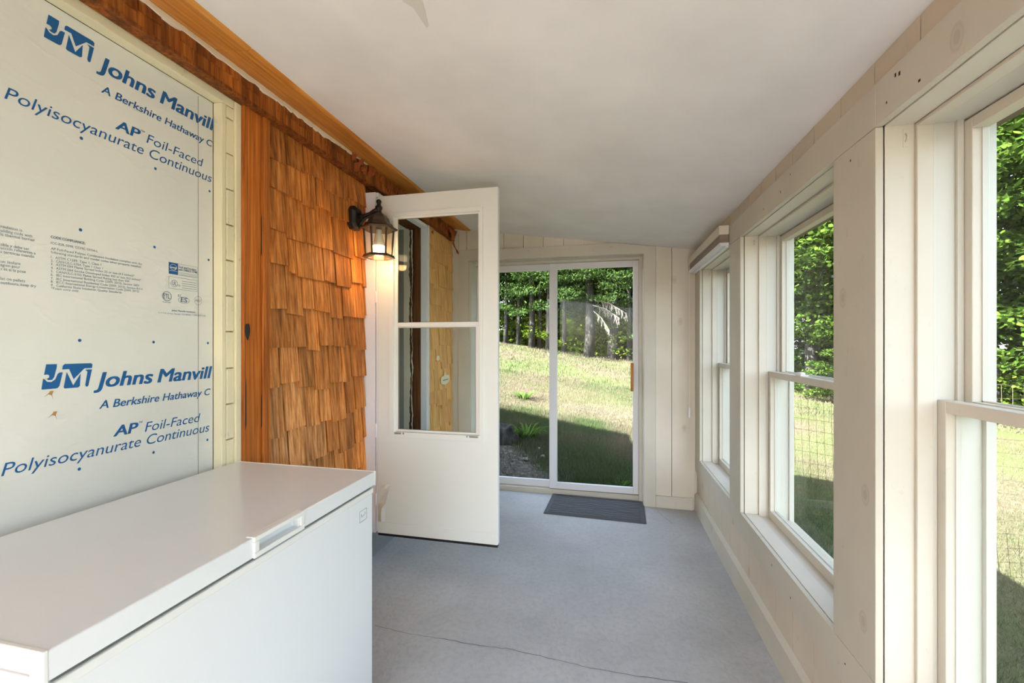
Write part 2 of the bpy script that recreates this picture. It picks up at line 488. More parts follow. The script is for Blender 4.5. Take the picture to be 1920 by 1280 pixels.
ROWS = [
[(1.576, 1.677, 2.196), (1.681, 1.798, 2.207), (1.798, 1.941, 2.221), (1.947, 2.152, 2.188), (2.158, 2.43, 2.21)],
[(1.58, 1.774, 2.067), (1.779, 1.881, 2.058), (1.886, 1.993, 2.082), (1.999, 2.092, 2.063), (2.099, 2.257, 2.073), (2.257, 2.43, 2.091)],
[(1.58, 1.677, 1.887), (1.678, 1.808, 1.869), (1.813, 1.919, 1.875), (1.922, 2.017, 1.878), (2.02, 2.21, 1.871), (2.215, 2.435, 1.892)],
[(1.578, 1.69, 1.738), (1.694, 1.744, 1.712), (1.747, 1.941, 1.703), (1.944, 2.036, 1.71), (2.044, 2.184, 1.7), (2.188, 2.295, 1.739), (2.301, 2.435, 1.726)],
[(1.578, 1.679, 1.538), (1.682, 1.787, 1.519), (1.79, 1.866, 1.554), (1.869, 1.994, 1.548), (1.997, 2.101, 1.521), (2.109, 2.321, 1.536), (2.325, 2.435, 1.554)],
[(1.578, 1.819, 1.366), (1.819, 1.905, 1.35), (1.908, 2.02, 1.373), (2.023, 2.123, 1.367), (2.126, 2.224, 1.375), (2.228, 2.337, 1.345), (2.341, 2.435, 1.359)],
[(1.574, 1.639, 1.188), (1.642, 1.762, 1.203), (1.766, 1.869, 1.172), (1.873, 1.989, 1.148), (1.992, 2.093, 1.175), (2.096, 2.183, 1.168), (2.188, 2.327, 1.192), (2.331, 2.435, 1.191)],
[(1.576, 1.667, 0.962), (1.671, 1.806, 0.986), (1.81, 1.908, 0.974), (1.911, 2.001, 0.982), (2.004, 2.135, 0.965), (2.139, 2.224, 0.988), (2.228, 2.331, 1.002), (2.337, 2.435, 0.976)],
[(1.576, 1.69, 0.824), (1.696, 1.966, 0.804), (1.971, 2.071, 0.812), (2.076, 2.215, 0.784), (2.221, 2.305, 0.8), (2.311, 2.435, 0.82)],
]
def shingle(mb, y0, y1, z0, h, butt=0.012, face=XL, top=0.0035, taper=0.0):
    g = 0.0024
    a, b = y0 + g, y1 - g
    k = random.uniform(-0.0035, 0.0035)
    mb.hexa([(face - 0.028, a, z0), (face + butt * 0.0, a, z0 + k), (face + butt * 0.0, b, z0 - k), (face - 0.028, b, z0),
             (face - 0.030, a, z0 + h), (face - 0.018, a, z0 + h), (face - 0.018, b, z0 + h), (face - 0.030, b, z0 + h)])
shm = MB()
allrows = [list(r) for r in ROWS]
for zb, in ((0.63,), (0.45,), (0.27,)):
    y = 1.576; r = []
    while y < 2.33:
        w = random.uniform(0.08, 0.19); r.append((y, min(y + w, 2.36), zb + random.uniform(-0.02, 0.02))); y += w + 0.004
    allrows.append(r)
# rows behind the camera
courses = [2.2, 2.07, 1.88, 1.71, 1.54, 1.36, 1.18, 0.98, 0.81, 0.63, 0.45, 0.27]
for ci, zb in enumerate(courses):
    y = YB + random.uniform(0, 0.1)
    while y < 0.33:
        w = random.uniform(0.08, 0.2); allrows[ci].append((y, min(y + w, 0.365), zb + random.uniform(-0.015, 0.015))); y += w + 0.004
for ci, r in enumerate(allrows):
    upper = 2.375 if ci == 0 else None
    for (y0, y1, z) in r:
        if y0 > 2.345: continue
        y1 = min(y1, 2.347)
        low = max(0.0, min(1.0, (1.75 - z) / 1.0)) * max(0.0, min(1.0, (2.15 - y0) / 0.5))
        b = random.uniform(0.78, 1.22)
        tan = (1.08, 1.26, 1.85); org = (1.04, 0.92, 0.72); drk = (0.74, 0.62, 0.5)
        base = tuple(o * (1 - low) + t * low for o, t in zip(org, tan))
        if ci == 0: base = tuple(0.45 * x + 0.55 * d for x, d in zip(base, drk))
        elif random.random() < 0.16: base = tuple(0.55 * x + 0.45 * d for x, d in zip(base, drk))
        shm.cur = tuple(x * b for x in base) + (1,)
        h = 0.235 if upper is None else upper - z
        shingle(shm, y0, y1, z, h)
shm.build('shingle_cladding', M['shingle'], wall_left, tint=True)

# fresh shingles between the doorway and the end wall
fr = MB()
for ci, zb in enumerate([2.36, 2.2, 2.05, 1.88, 1.71, 1.55, 1.37, 1.2, 1.02, 0.85, 0.67, 0.5, 0.33, 0.24]):
    y = 3.095
    while y < 3.77:
        w = random.uniform(0.09, 0.17); y1 = min(y + w, 3.785)
        if 3.785 - y1 < 0.04: y1 = 3.785
        b = random.uniform(0.86, 1.08); fr.cur = (b, b * random.uniform(0.95, 1.02), b * random.uniform(0.9, 1.0), 1)
        z = zb + random.choice([-0.035, 0, 0, 0.03]) * (1 if ci < 13 else 0)
        shingle(fr, y, y1, z, 0.265 if ci > 1 else 0.14 if ci else 0.06, face=-1.415)
        y = y1 + 0.003
fr.build('fresh_shingles', M['raw_shingle'], wall_left, tint=True)

ppm = MB()
ppm.add([(-1.4115, 3.47, 1.05), (-1.4115, 3.50, 1.03), (-1.4115, 3.58, 1.02), (-1.4115, 3.66, 1.035), (-1.4115, 3.69, 1.07), (-1.4115, 3.67, 1.10), (-1.4115, 3.60, 1.105), (-1.4115, 3.57, 1.14), (-1.4115, 3.54, 1.10), (-1.4115, 3.48, 1.09)], [tuple(range(10))])
ppm.build('bare_patch', M['chipped'], wall_left)
MB().add([(-1.411, 3.52, 1.064), (-1.411, 3.65, 1.066), (-1.411, 3.65, 1.061), (-1.411, 3.52, 1.058)], [(0, 1, 2, 3)]).build('dark_slit', M['dark'], wall_left)
MB().add([(-1.4115, 3.37, 1.25), (-1.4115, 3.41, 1.236), (-1.4115, 3.45, 1.25), (-1.4115, 3.44, 1.28), (-1.4115, 3.39, 1.284)], [tuple(range(5))]).build('bare_patch', M['chipped'], wall_left)

# frieze of short dark shingles under the crown, with white caulk and torn film
fz = MB()
def frieze(y0, y1):
    y = y0
    while y < y1:
        w = random.uniform(0.05, 0.17); e = min(y + w, y1)
        b = random.uniform(0.7, 1.15); fz.cur = (b, b * 0.95, b * 0.9, 1)
        fz.hexa([(-1.46, y + .001, 2.355), (-1.406, y + .001, 2.355), (-1.406, e - .001, 2.355), (-1.46, e - .001, 2.355),
                 (-1.46, y + .001, 2.47), (-1.410, y + .001, 2.47), (-1.410, e - .001, 2.47), (-1.46, e - .001, 2.47)])
        if random.random() < 0.6:
            t = random.uniform(2.398, 2.408); b *= 0.85; fz.cur = (b, b * 0.95, b * 0.9, 1)
            fz.hexa([(-1.43, y + .002, t), (-1.401, y + .002, t), (-1.401, e - .002, t + random.uniform(-.006, .006)), (-1.43, e - .002, t),
                     (-1.43, y + .002, 2.462), (-1.406, y + .002, 2.462), (-1.406, e - .002, 2.462), (-1.43, e - .002, 2.462)])
        y = e
frieze(YB, 3.79)
fz.cur = (0.62, 0.55, 0.5, 1)
fz.box(-1.45, YB, 2.346, -1.401, 3.79, 2.357)
tfz = fz.build('trim_1', M['frieze'], tint=True)
tag(tfz, 'dark stained strip of short shingles under the crown board', 'frieze', kind='structure')
ck = MB()
y = YB
pr = (2.435, 2.457)
while y < 2.28:
    e = y + random.uniform(0.012, 0.04)
    f = 1.0 if y < 1.9 else max(0.25, (2.3 - y) / 0.4)
    nx = (2.4575 - (0.022 + random.uniform(-0.005, 0.006)) * f, 2.4575 + random.uniform(-0.001, 0.001))
    xo = -1.398
    ck.hexa([(-1.43, y, pr[0]), (xo, y, pr[0]), (xo, e, nx[0]), (-1.43, e, nx[0]), (-1.43, y, pr[1]), (xo - .004, y, pr[1]), (xo - .004, e, nx[1]), (-1.43, e, nx[1])])
    pr = nx; y = e
ck.build('caulk_bead', M['caulk'], tfz)
fk = MB()
for i in range(46):
    y = 2.12 + 0.9 * random.random() if i < 34 else 3.25 + 0.55 * random.random()
    z = 2.425 + random.uniform(-0.02, 0.03)
    w = random.uniform(0.012, 0.035); h = random.uniform(0.02, 0.05); c = random.uniform(0.005, 0.028)
    x = -1.402
    fk.hexa([(x, y, z - h), (x + c * .3, y, z - h), (x + c * .3, y + w, z - h * .8), (x, y + w, z - h * .8),
             (x, y, z), (x + .004, y, z), (x + c, y + w * .8, z + .008), (x, y + w, z)])
tong = MB()
prev = None
for i in range(10):   # long torn tongue hanging at the far end
    z = 2.43 - 0.024 * i; c = 0.012 * math.sin(i * .9) + 0.004 * i
    w0 = 3.60 + .018 * i + random.uniform(-.008, .008); w1 = 3.74 - .004 * i + random.uniform(-.01, .01)
    row = [(-1.398 + c, w0, z), (-1.392 + c + random.uniform(0, .01), (w0 + w1) / 2, z), (-1.398 + c, w1, z)]
    row += [(p[0] - .003, p[1], p[2]) for p in row]
    if prev:
        tong.add(prev + row, [(0, 1, 7, 6), (1, 2, 8, 7), (3, 9, 10, 4), (4, 10, 11, 5), (0, 6, 9, 3), (2, 5, 11, 8)])
    prev = row
tong.build('torn_tongue', M['rust_flake'], tfz)
fk.build('torn_film', M['rust_flake'], tfz)

# crown board under the ceiling, in two lengths
cb = MB()
prof = [(-1.45, 2.474), (-1.404, 2.4585), (-1.262, 2.431), (-1.24, 2.4385), (-1.24, 2.47), (-1.45, 2.52)]
cb.prism(prof, 1, YB, 1.286)
cb.prism(prof, 1, 1.2885, 3.79)
tag(cb.build('trim_2', M['crown'], bevel=0.002), 'varnished pine crown board along the top of the left wall', 'crown board', kind='structure')
tag(MB().prism([(-1.243, 2.4385), (-1.232, 2.4375), (-1.232, 2.45), (-1.243, 2.45)], 1, YB, 3.79).build('trim_3', M['caulk']),
    'thin white caulk line where crown board meets ceiling', 'caulk line', kind='structure')

# old opening: cream casing around the insulation board ---------------------------------------------
cs = MB()
zs = [0.24, 0.45, 0.6, 0.74, 0.87, 1.005, 1.145, 1.285, 1.43, 1.57, 1.71, 1.85, 1.99, 2.13, 2.27, 2.318]
for a, b in zip(zs[:-1], zs[1:]):
    d = random.uniform(-0.0015, 0.0015)
    cs.box(-1.499, 1.387, a + 0.0022, -1.457 + d, 1.4205, b - 0.0026)
cs.box(-1.499, 1.386, 0.24, -1.475, 1.421, 2.318)
cs.box(-1.499, 1.366, 0.24, -1.458, 1.3855, 2.318)
cs.box(-1.499, 1.4215, 0.24, -1.449, 1.448, 2.378)
cs.box(-1.499, 0.36, 2.319, -1.457, 1.4205, 2.360)
cs.box(-1.499, 0.36, 2.3605, -1.452, 1.4205, 2.378)
cs.box(-1.499, 0.37, 0.24, -1.457, 0.45, 2.318)
tag(cs.build('trim_4', M['chipped'], bevel=0.0025), 'chipped cream casing around the blue-printed insulation board', 'casing', kind='structure')

# cedar post boards between the casing and the shingles
ps = MB()
ps.box(-1.50, 1.4485, 0.24, -1.436, 1.536, 2.372)
ps.box(-1.50, 1.5375, 0.24, -1.427, 1.575, 2.372)
pso = ps.build('trim_5', M['post'], bevel=0.003)
kn = MB(); kn.add([(-1.4352, 1.450 + .013 * (1 + math.cos(k * math.pi / 9)), 1.435 + .034 * math.sin(k * math.pi / 9) * (1 + .2 * math.sin(k))) for k in range(18)], [tuple(range(18))])
kn.build('knot', M['dark'], pso)
kn = MB()
for (y, z, h) in ((1.5365, 1.02, .16), (1.5365, 1.75, .2), (1.456, 1.03, .22)):
    kn.add([(-1.4353, y - .004, z), (-1.4353, y + .003, z + h * .1), (-1.4353, y + .002, z + h), (-1.4353, y - .002, z + h * .8)], [(0, 1, 2, 3)])
kn.build('dark_stain', M['dark'], pso)
tag(pso, 'red-brown cedar corner boards beside the shingles', 'corner board', kind='structure')

# insulation board with its blue printing ------------------------------------------------------------
pnl = MB().box(-1.545, 0.452, 0.24, -1.50, 1.3655, 2.3185).build('insulation_board', M['panel'])
tag(pnl, 'pale foil-faced insulation board with blue printed lettering filling the old opening', 'insulation board')
XP = -1.4992
for (y0, z0, y1, z1) in ((1.3035, 0.26, 1.3045, 2.31),):
    MB().box(-1.4999, y0, z0, XP + .0004, y1, z1).build('seam_line', M['grey_clip'], pnl)
def flat_text(parts, name, mat, parent):
    """letters on the plane x = XP, reading along +y; one mesh for the block"""
    vs, fs = [], []
    for (txt, ya, z, yb, cap, wgt, shear) in parts:
        cu = bpy.data.curves.new('letters', 'FONT')
        cu.body = txt; cu.size = 1.0;  cu.resolution_u = 4 if cap > 0.012 else 2
        if wgt > .02: cu.space_word = 0.72
        to = bpy.data.objects.new('letters', cu); COL.objects.link(to)
        dg = bpy.context.evaluated_depsgraph_get(); dg.update()
        me = bpy.data.meshes.new_from_object(to.evaluated_get(dg))
        bpy.data.objects.remove(to); bpy.data.curves.remove(cu)
        P = [v.co.copy() for v in me.vertices]
        if P:
            xs = [p.x for p in P]; x0, x1 = min(xs), max(xs)
            capu = 0.662
            sx = (yb - ya - shear * cap * (0.6 if len(txt) > 3 else 0.5)) / (x1 - x0); sz = cap / capu
            o = len(vs)
            for q, qz in (((0.0, 0),) if wgt < .008 else ((-1.0, -.8), (1.0, .8), (-1.0, .8), (1.0, -.8)) if wgt < .02 else ((-1.2, -.7), (-.4, .7), (.4, -.7), (1.2, .7), (-1.2, .7), (1.2, -.7))):
                o = len(vs)
                for p in P:
                    zz = p.y * sz
                    vs.append((XP + q * 0.00005 + qz * 0.00002, ya + (p.x - x0) * sx + shear * zz + q * wgt * cap * 1.1, z + zz + qz * wgt * cap * .7))
                fs += [tuple(i + o for i in f.vertices) for f in me.polygons]
        bpy.data.meshes.remove(me)
    me = bpy.data.meshes.new(name); me.from_pydata(vs, [], fs); me.materials.append(mat)
    bm = bmesh.new(); bm.from_mesh(me)
    for f in bm.faces:
        f.normal_update()
        if f.normal.x < 0: f.normal_flip()
    bm.to_mesh(me); bm.free()
    ob = bpy.data.objects.new(name, me); COL.objects.link(ob); ob.parent = parent
    return ob
TXT = [
('brand_lettering', 'Johns Manvill', 0.982, 2.2095, 1.366, 0.0442, 0.034, 0.25),
('brand_lettering', 'A Berkshire Hathaway C', 0.99, 2.1445, 1.362, 0.0233, 0.0195, 0.25),
('brand_lettering', 'AP', 1.029, 2.053, 1.099, 0.03, 0.036, 0.25),
('brand_lettering', '™', 1.1, 2.077, 1.114, 0.0088, 0, 0.25),
('brand_lettering', 'Foil-Faced', 1.12, 2.052, 1.322, 0.0295, 0, 0.25),
('brand_lettering', 'Polyisocyanurate Continuous', 0.777, 2.006, 1.361, 0.0312, 0, 0.25),
('brand_lettering', 'Johns Manvill', 0.975, 1.2495, 1.356, 0.0432, 0.034, 0.25),
('brand_lettering', 'A Berkshire Hathaway C', 0.985, 1.1845, 1.353, 0.0235, 0.0195, 0.25),
('brand_lettering', 'AP', 1.024, 1.093, 1.092, 0.0305, 0.036, 0.25),
('brand_lettering', '™', 1.094, 1.117, 1.107, 0.0087, 0, 0.25),
('brand_lettering', 'Foil-Faced', 1.115, 1.089, 1.31, 0.0301, 0, 0.25),
('brand_lettering', 'Polyisocyanurate Continuous', 0.771, 1.045, 1.351, 0.0311, 0, 0.25),
('compliance_notice', 'CODE COMPLIANCE:', 0.87, 1.673, 0.949, 0.0068, 0.03, 0),
('compliance_notice', 'ICC-ESR-3398, CCMC 13104-L', 0.87, 1.6565, 0.981, 0.0063, 0.004, 0),
('compliance_notice', 'AP Foil-Faced Polyiso Continuous Insulation complies with the', 0.87, 1.641, 1.106, 0.0063, 0.004, 0),
('compliance_notice', 'following standards and model codes when properly installed:', 0.87, 1.631, 1.104, 0.0063, 0.004, 0),
('compliance_notice', '1.  ASTM C1289, Type 1, Class 1', 0.87, 1.6175, 0.99, 0.0063, 0.004, 0),
('compliance_notice', '2.  CAN/ULC-S704, Type 1 Class 1', 0.87, 1.6075, 0.994, 0.0063, 0.004, 0),
('compliance_notice', '3.  ASTM E84 Flame Spread Index 25 or less (4.5 inches)*', 0.87, 1.5985, 1.083, 0.0063, 0.004, 0),
('compliance_notice', '4.  ASTM E84 Smoke Developed Index 450 or less (4.5 inches)*', 0.87, 1.588, 1.104, 0.0063, 0.004, 0),
('compliance_notice', '5.  CAN/ULC-S102 Flame Spread Rating less than 500', 0.87, 1.5785, 1.068, 0.0063, 0.004, 0),
('compliance_notice', '6.  IBC International Building Code (2009, 2012), Section 2603', 0.87, 1.569, 1.097, 0.0063, 0.004, 0),
('compliance_notice', '7.  IRC International Residential Code (2009, 2012), Section R316', 0.87, 1.5585, 1.108, 0.0063, 0.004, 0),
('compliance_notice', '8.  IECC International Energy Conservation Code (2009, 2012)', 0.87, 1.5495, 1.097, 0.0063, 0.004, 0),
('compliance_notice', '9.  California State Insulation Quality Standards', 0.87, 1.54, 1.046, 0.0063, 0.004, 0),
('compliance_notice', '*Foam core only.', 0.87, 1.5315, 0.935, 0.0063, 0.004, 0.2),
('handling_notice', 'nsulation is', 0.77, 1.675, 0.811, 0.0073, 0.004, 0),
('handling_notice', 'uilding code with', 0.77, 1.6645, 0.831, 0.0073, 0.004, 0),
('handling_notice', 'le thermal barrier', 0.77, 1.655, 0.836, 0.0073, 0.004, 0),
('handling_notice', 'tible y debe ser', 0.77, 1.629, 0.825, 0.0073, 0.004, 0),
('handling_notice', 'ucción referentes a', 0.77, 1.6205, 0.838, 0.0073, 0.004, 0),
('handling_notice', 's termicas cuando', 0.77, 1.611, 0.835, 0.0073, 0.004, 0),
('handling_notice', '  un isolant', 0.77, 1.5865, 0.808, 0.0073, 0.004, 0),
('handling_notice', 'egion pour', 0.77, 1.5775, 0.807, 0.0073, 0.004, 0),
('handling_notice', 's et si la pose', 0.77, 1.5675, 0.818, 0.0073, 0.004, 0),
('handling_notice', 'lat on pallets', 0.77, 1.543, 0.817, 0.0073, 0.004, 0),
('handling_notice', 'outdoors, keep dry', 0.77, 1.5325, 0.839, 0.0073, 0.004, 0),
('address_lettering', 'Johns Manville Insulation', 1.204, 1.4965, 1.293, 0.0049, 0.02, 0),
('address_lettering', '717 17th Street, Denver, CO 80202 • 1-800-654-3103', 1.158, 1.485, 1.334, 0.0051, 0, 0),
('certification_lettering', 'Seal and Insulate', 1.23, 1.6535, 1.296, 0.0076, 0.02, 0),
('certification_lettering', 'with ENERGY STAR', 1.23, 1.644, 1.3, 0.0076, 0.02, 0),
('certification_lettering', 'UL', 1.207, 1.589, 1.221, 0.0122, 0.01, 0),
('certification_lettering', 'C', 1.197, 1.591, 1.2, 0.0056, 0, 0),
('certification_lettering', 'US', 1.227, 1.587, 1.235, 0.0057, 0, 0),
('certification_lettering', 'ETL', 1.176, 1.539, 1.198, 0.0157, 0.01, 0),
('certification_lettering', 'Intertek', 1.174, 1.524, 1.201, 0.0048, 0, 0),
('certification_lettering', 'ICC', 1.227, 1.55, 1.239, 0.0076, 0.01, 0),
('certification_lettering', 'ES', 1.237, 1.532, 1.261, 0.0153, 0.03, 0.1),
('certification_lettering', 'RB3', 1.294, 1.539, 1.313, 0.008, 0, 0),
]
big = [t[1:] for t in TXT if t[0] == 'brand_lettering']
for t_ in big: flat_text([t_], 'headline_lettering', M['ink'], pnl)
for t_ in TXT:
    if t_[0] == 'certification_lettering': flat_text([t_[1:]], t_[0], M['ink_small'], pnl)
for nm in ('compliance_notice', 'handling_notice', 'address_lettering'):
    flat_text([t[1:] for t in TXT if t[0] == nm], nm, M['ink_small'], pnl)
for (y, z) in [(0.94, 1.981), (1.149, 1.976), (1.351, 1.97), (0.938, 1.713), (1.146, 1.709), (1.347, 1.704), (0.936, 1.391), (1.143, 1.387), (1.344, 1.384), (0.935, 1.017), (1.143, 1.014), (1.342, 1.013)]:
    MB().add([(XP, y + 0.0042 * math.cos(k * math.pi / 8), z + 0.0046 * math.sin(k * math.pi / 8)) for k in range(16)], [tuple(range(16))]).build('printed_dot', M['ink'], pnl)
LOGO = [
 [(.860, 1.325), (.8835, 1.3245), (.883, 1.316), (.8775, 1.289), (.873, 1.2815), (.866, 1.281), (.8605, 1.284), (.8665, 1.2885), (.8665, 1.294), (.8625, 1.297), (.8555, 1.2965)],
 [(.8535, 1.2855), (.8565, 1.2845), (.862, 1.277), (.871, 1.2755), (.8795, 1.282), (.885, 1.297), (.889, 1.3005), (.8965, 1.301), (.889, 1.263), (.885, 1.2575), (.8805, 1.2565), (.8515, 1.2565), (.850, 1.2585)],
 [(.8965, 1.3195), (.901, 1.324), (.964, 1.3235), (.9675, 1.320), (.9665, 1.309), (.9475, 1.309), (.9215, 1.279), (.911, 1.309), (.895, 1.3085)],
 [(.9055, 1.3015), (.9205, 1.262), (.9385, 1.295), (.9365, 1.2585), (.932, 1.2545), (.901, 1.2545), (.8985, 1.258)],
 [(.9665, 1.305), (.9575, 1.258), (.9545, 1.2545), (.951, 1.2555), (.9495, 1.261), (.955, 1.299), (.949, 1.305)]]
for dy, dz in ((0, 0), (0.005, 0.9605)):
    lg = MB()
    for poly in LOGO:
        lg.add([(XP, y + dy, z + dz) for y, z in poly], [tuple(range(len(poly)))])
    lg.build('printed_logo', M['ink'], pnl)
def ring(cy, cz, ry, rz, w, n=28, mb=None):
    own = mb is None
    if own: mb = MB()
    for k in range(n):
        a, b = 2 * math.pi * k / n, 2 * math.pi * (k + 1) / n
        mb.add([(XP, cy + (ry - w) * math.cos(a), cz + (rz - w) * math.sin(a)), (XP, cy + ry * math.cos(a), cz + rz * math.sin(a)),
                (XP, cy + ry * math.cos(b), cz + rz * math.sin(b)), (XP, cy + (ry - w) * math.cos(b), cz + (rz - w) * math.sin(b))], [(0, 1, 2, 3)])
    if own: mb.build('certification_mark', M['ink_small'], pnl)
def rect(y0, z0, y1, z1, w, mb):
    for (a, b, c, d) in ((y0, z0, y1, z0 + w), (y0, z1 - w, y1, z1), (y0, z0, y0 + w, z1), (y1 - w, z0, y1, z1)):
        mb.add([(XP, a, b), (XP, c, b), (XP, c, d), (XP, a, d)], [(0, 1, 2, 3)])
ct = MB(); rect(1.227, 1.627, 1.301, 1.668, 0.0008, ct)
ring(1.214, 1.595, 0.012, 0.0125, 0.0012); ring(1.188, 1.547, 0.0165, 0.017, 0.0012); ring(1.188, 1.547, 0.0145, 0.015, 0.0006)
ring(1.304, 1.543, 0.0145, 0.017, 0.0009); ring(1.249, 1.539, 0.021, 0.012, 0.0012)
c2 = MB(); rect(1.194, 1.576, 1.301, 1.618, 0.0008, c2)
for i in range(4): c2.add([(XP, 1.242, 1.608 - .008 * i), (XP, 1.296, 1.608 - .008 * i), (XP, 1.296, 1.6068 - .008 * i), (XP, 1.242, 1.6068 - .008 * i)], [(0, 1, 2, 3)])
for i in range(3): ct.add([(XP, 1.231, 1.638 - .004 * i), (XP, 1.297, 1.638 - .004 * i), (XP, 1.297, 1.6373 - .004 * i), (XP, 1.231, 1.6373 - .004 * i)], [(0, 1, 2, 3)])
ct.build('certification_mark', M['ink_small'], pnl); c2.build('certification_mark', M['ink_small'], pnl)
es = MB().add([(XP, 1.194, 1.627), (XP, 1.2265, 1.627), (XP, 1.2265, 1.668), (XP, 1.194, 1.668)], [(0, 1, 2, 3)]).build('certification_mark', M['ink'], pnl)
XP = -1.4986
ew = MB(); ring(1.210, 1.652, 0.0125, 0.0105, 0.001, mb=ew)
ew.add([(XP, 1.196, 1.6395), (XP, 1.2245, 1.6395), (XP, 1.2245, 1.6385), (XP, 1.196, 1.6385)], [(0, 1, 2, 3)])
ew.build('white_mark', M['panel'], es)
flat_text([('energy', 1.199, 1.648, 1.222, 0.007, 0.02, 0.1)], 'white_mark', M['panel'], es)
for (y, z, s) in ((0.868, 1.239, 1), (0.876, 1.181, 1)):
    tr_ = MB()
    tr_.add([(XP, y, z + .012), (XP, y + .008, z + .012), (XP, y + .004, z), (XP, y - .004, z + .004)], [(0, 1, 2, 3)])
    tr_.add([(XP, y + .003, z + .002), (XP, y + .0045, z + .002), (XP, y + .007, z - .014)], [(0, 1, 2)])
    tr_.add([(XP, y - .003, z + .006), (XP, y - .002, z + .004), (XP, y - .014, z - .004)], [(0, 1, 2)])
    tr_.build('torn_patch', M['tear'], pnl)

# doorway behind the storm door ----------------------------------------------------------------------
dj = MB()
dj.box(-1.555, 3.062, 0.24, -1.511, 3.09, 2.30)            # white flaking jamb
dj.box(-1.60, 2.352, 0.24, -1.525, 2.366, 2.30)
dj.box(-1.60, 2.352, 2.272, -1.525, 3.09, 2.30)
d3 = MB().box(-1.65, 2.366, 0.24, -1.605, 3.062, 2.272).build('door_3', M['grey_door'], bevel=0.002)
tag(d3, 'closed grey entry door deep in the doorway behind the storm door', 'entry door', kind='structure')
t6 = dj.build('trim_6', M['jamb_chip'], bevel=0.003)
tag(t6, 'flaking white jamb of the house doorway', 'door jamb', kind='structure')
MB().box(-1.604, 3.06, 0.24, -1.556, 3.09, 2.272).build('jamb_shade_strip', M['jamb_shade'], t6)  # dark strip with the jamb's shadow side put into its grey
MB().box(-1.5105, 3.064, 0.24, -1.466, 3.09, 2.30).build('rotted_strip', M['rot'], t6)
bw = MB()
bw.box(-1.4655, 3.066, 0.24, -1.412, 3.09, 2.30); bw.box(-1.523, 2.352, 0.24, -1.412, 2.364, 2.30); bw.box(-1.523, 2.352, 2.276, -1.412, 3.09, 2.30)
bw.build('bare_jamb', M['bare_wood'], t6)
rg = MB()
def ragged(x0, amp, w0, seed, yf):
    rows = []
    z = 0.245
    while z < 2.27:     # ragged peeled paint between the white jamb and the rotted strip
        c = x0 + amp * noise.noise(Vector((z * 7, seed, 0))) + amp * .5 * noise.noise(Vector((z * 31, seed, 2)))
        w = max(0.0004, w0 + w0 * 1.5 * noise.noise(Vector((z * 5, seed, 5))) + w0 * .8 * noise.noise(Vector((z * 40, seed, 9))))
        rows.append((c - w, c + w, z)); z += 0.006
    for (a, b, z0), (c, d, z1) in zip(rows[:-1], rows[1:]):
        rg.hexa([(a, yf, z0), (b, yf, z0), (b, 3.066, z0), (a, 3.066, z0), (c, yf, z1), (d, yf, z1), (d, 3.066, z1), (c, 3.066, z1)])
ragged(-1.509, .006, .007, 1.3, 3.0595)
ragged(-1.482, .010, .0035, 4.7, 3.0605)
rg.build('peeled_edge', M['jamb_chip'], t6)
MB().box(-1.65, 2.352, 0.20, -1.405, 3.09, 0.239).build('door_sill', M['foundation'], t6)

# storm door (open, square to the wall) -----------------------------------------------------------------
sd = empty('door_2', (-1.355, 2.353, 0.238))
tag(sd, 'white storm door standing open with clear glass over a plain lower panel', 'storm door', kind='structure')
Y0, Y1 = 2.334, 2.372
def ring_box(mb, x0, x1, z0, z1, a, b, c, d, y0, y1):
    """frame of boxes between outer x0..x1,z0..z1 and inner a..b,c..d"""
    mb.box(x0, y0, z0, a, y1, z1); mb.box(b, y0, z0, x1, y1, z1)
    mb.box(a, y0, z0, b, y1, c); mb.box(a, y0, d, b, y1, z1)
def ring_solid(mb, x0, x1, z0, z1, a, b, c, d, y0, y1):
    o = [(x0, z0), (x1, z0), (x1, z1), (x0, z1)]; i = [(a, c), (b, c), (b, d), (a, d)]
    vs = [(x, y0, z) for x, z in o + i] + [(x, y1, z) for x, z in o + i]
    fs = []
    for k in range(4):
        n_ = (k + 1) % 4
        fs += [(k, n_, n_ + 4, k + 4), (k + 8, k + 12, n_ + 12, n_ + 8), (k, k + 8, n_ + 8, n_), (k + 4, n_ + 4, n_ + 12, k + 12)]
    mb.add(vs, fs)
dr = MB(); ring_solid(dr, -1.353, -0.607, 0.245, 2.270, -1.24, -0.715, 0.855, 2.135, Y0, Y1)
dr.build('door_panel', M['white_metal'], sd, bevel=0.003)
tm = MB(); ring_solid(tm, -1.276, -0.691, 0.826, 2.163, -1.245, -0.712, 0.858, 2.138, Y0 - 0.009, Y0)
ring_solid(tm, -1.276, -0.691, 0.826, 2.163, -1.245, -0.712, 0.858, 2.138, Y1, Y1 + 0.005)
for x in (-1.262, -0.701):
    for z in (0.92, 1.25, 1.58, 1.9):
        tm.box(x - .003, Y0 - .0102, z - .003, x + .003, Y0 - .008, z + .003)
tm.build('window_surround', M['white_metal'], sd, bevel=0.0015)
us = MB(); ring_box(us, -1.245, -0.712, 1.484, 2.138, -1.224, -0.722, 1.508, 2.127, Y0 + 0.004, Y0 + 0.016)
uo = us.build('upper_sash', M['white_metal'], sd, bevel=0.0015)
MB().box(-1.224, Y0 + .009, 1.508, -0.722, Y0 + .012, 2.127).build('glass_pane', M['glass'], uo)
ls = MB(); ring_box(ls, -1.245, -0.712, 0.858, 1.484, -1.222, -0.738, 0.872, 1.478, Y0 + 0.006, Y0 + 0.018)
for (a_, b_, c_, d_) in ((-1.224, -0.722, 1.508, 2.127), (-1.222, -0.738, 0.872, 1.478)):
    gk_ = MB(); ring_box(gk_, a_, b_, c_, d_, a_ + .003, b_ - .003, c_ + .003, d_ - .003, Y0 + .005, Y0 + .009)
    gk_.build('bead_shade_line', M['grey_clip'], sd)  # thin grey rings draw the shade line around the glass
lo_ = ls.build('lower_sash', M['white_metal'], sd, bevel=0.0015)
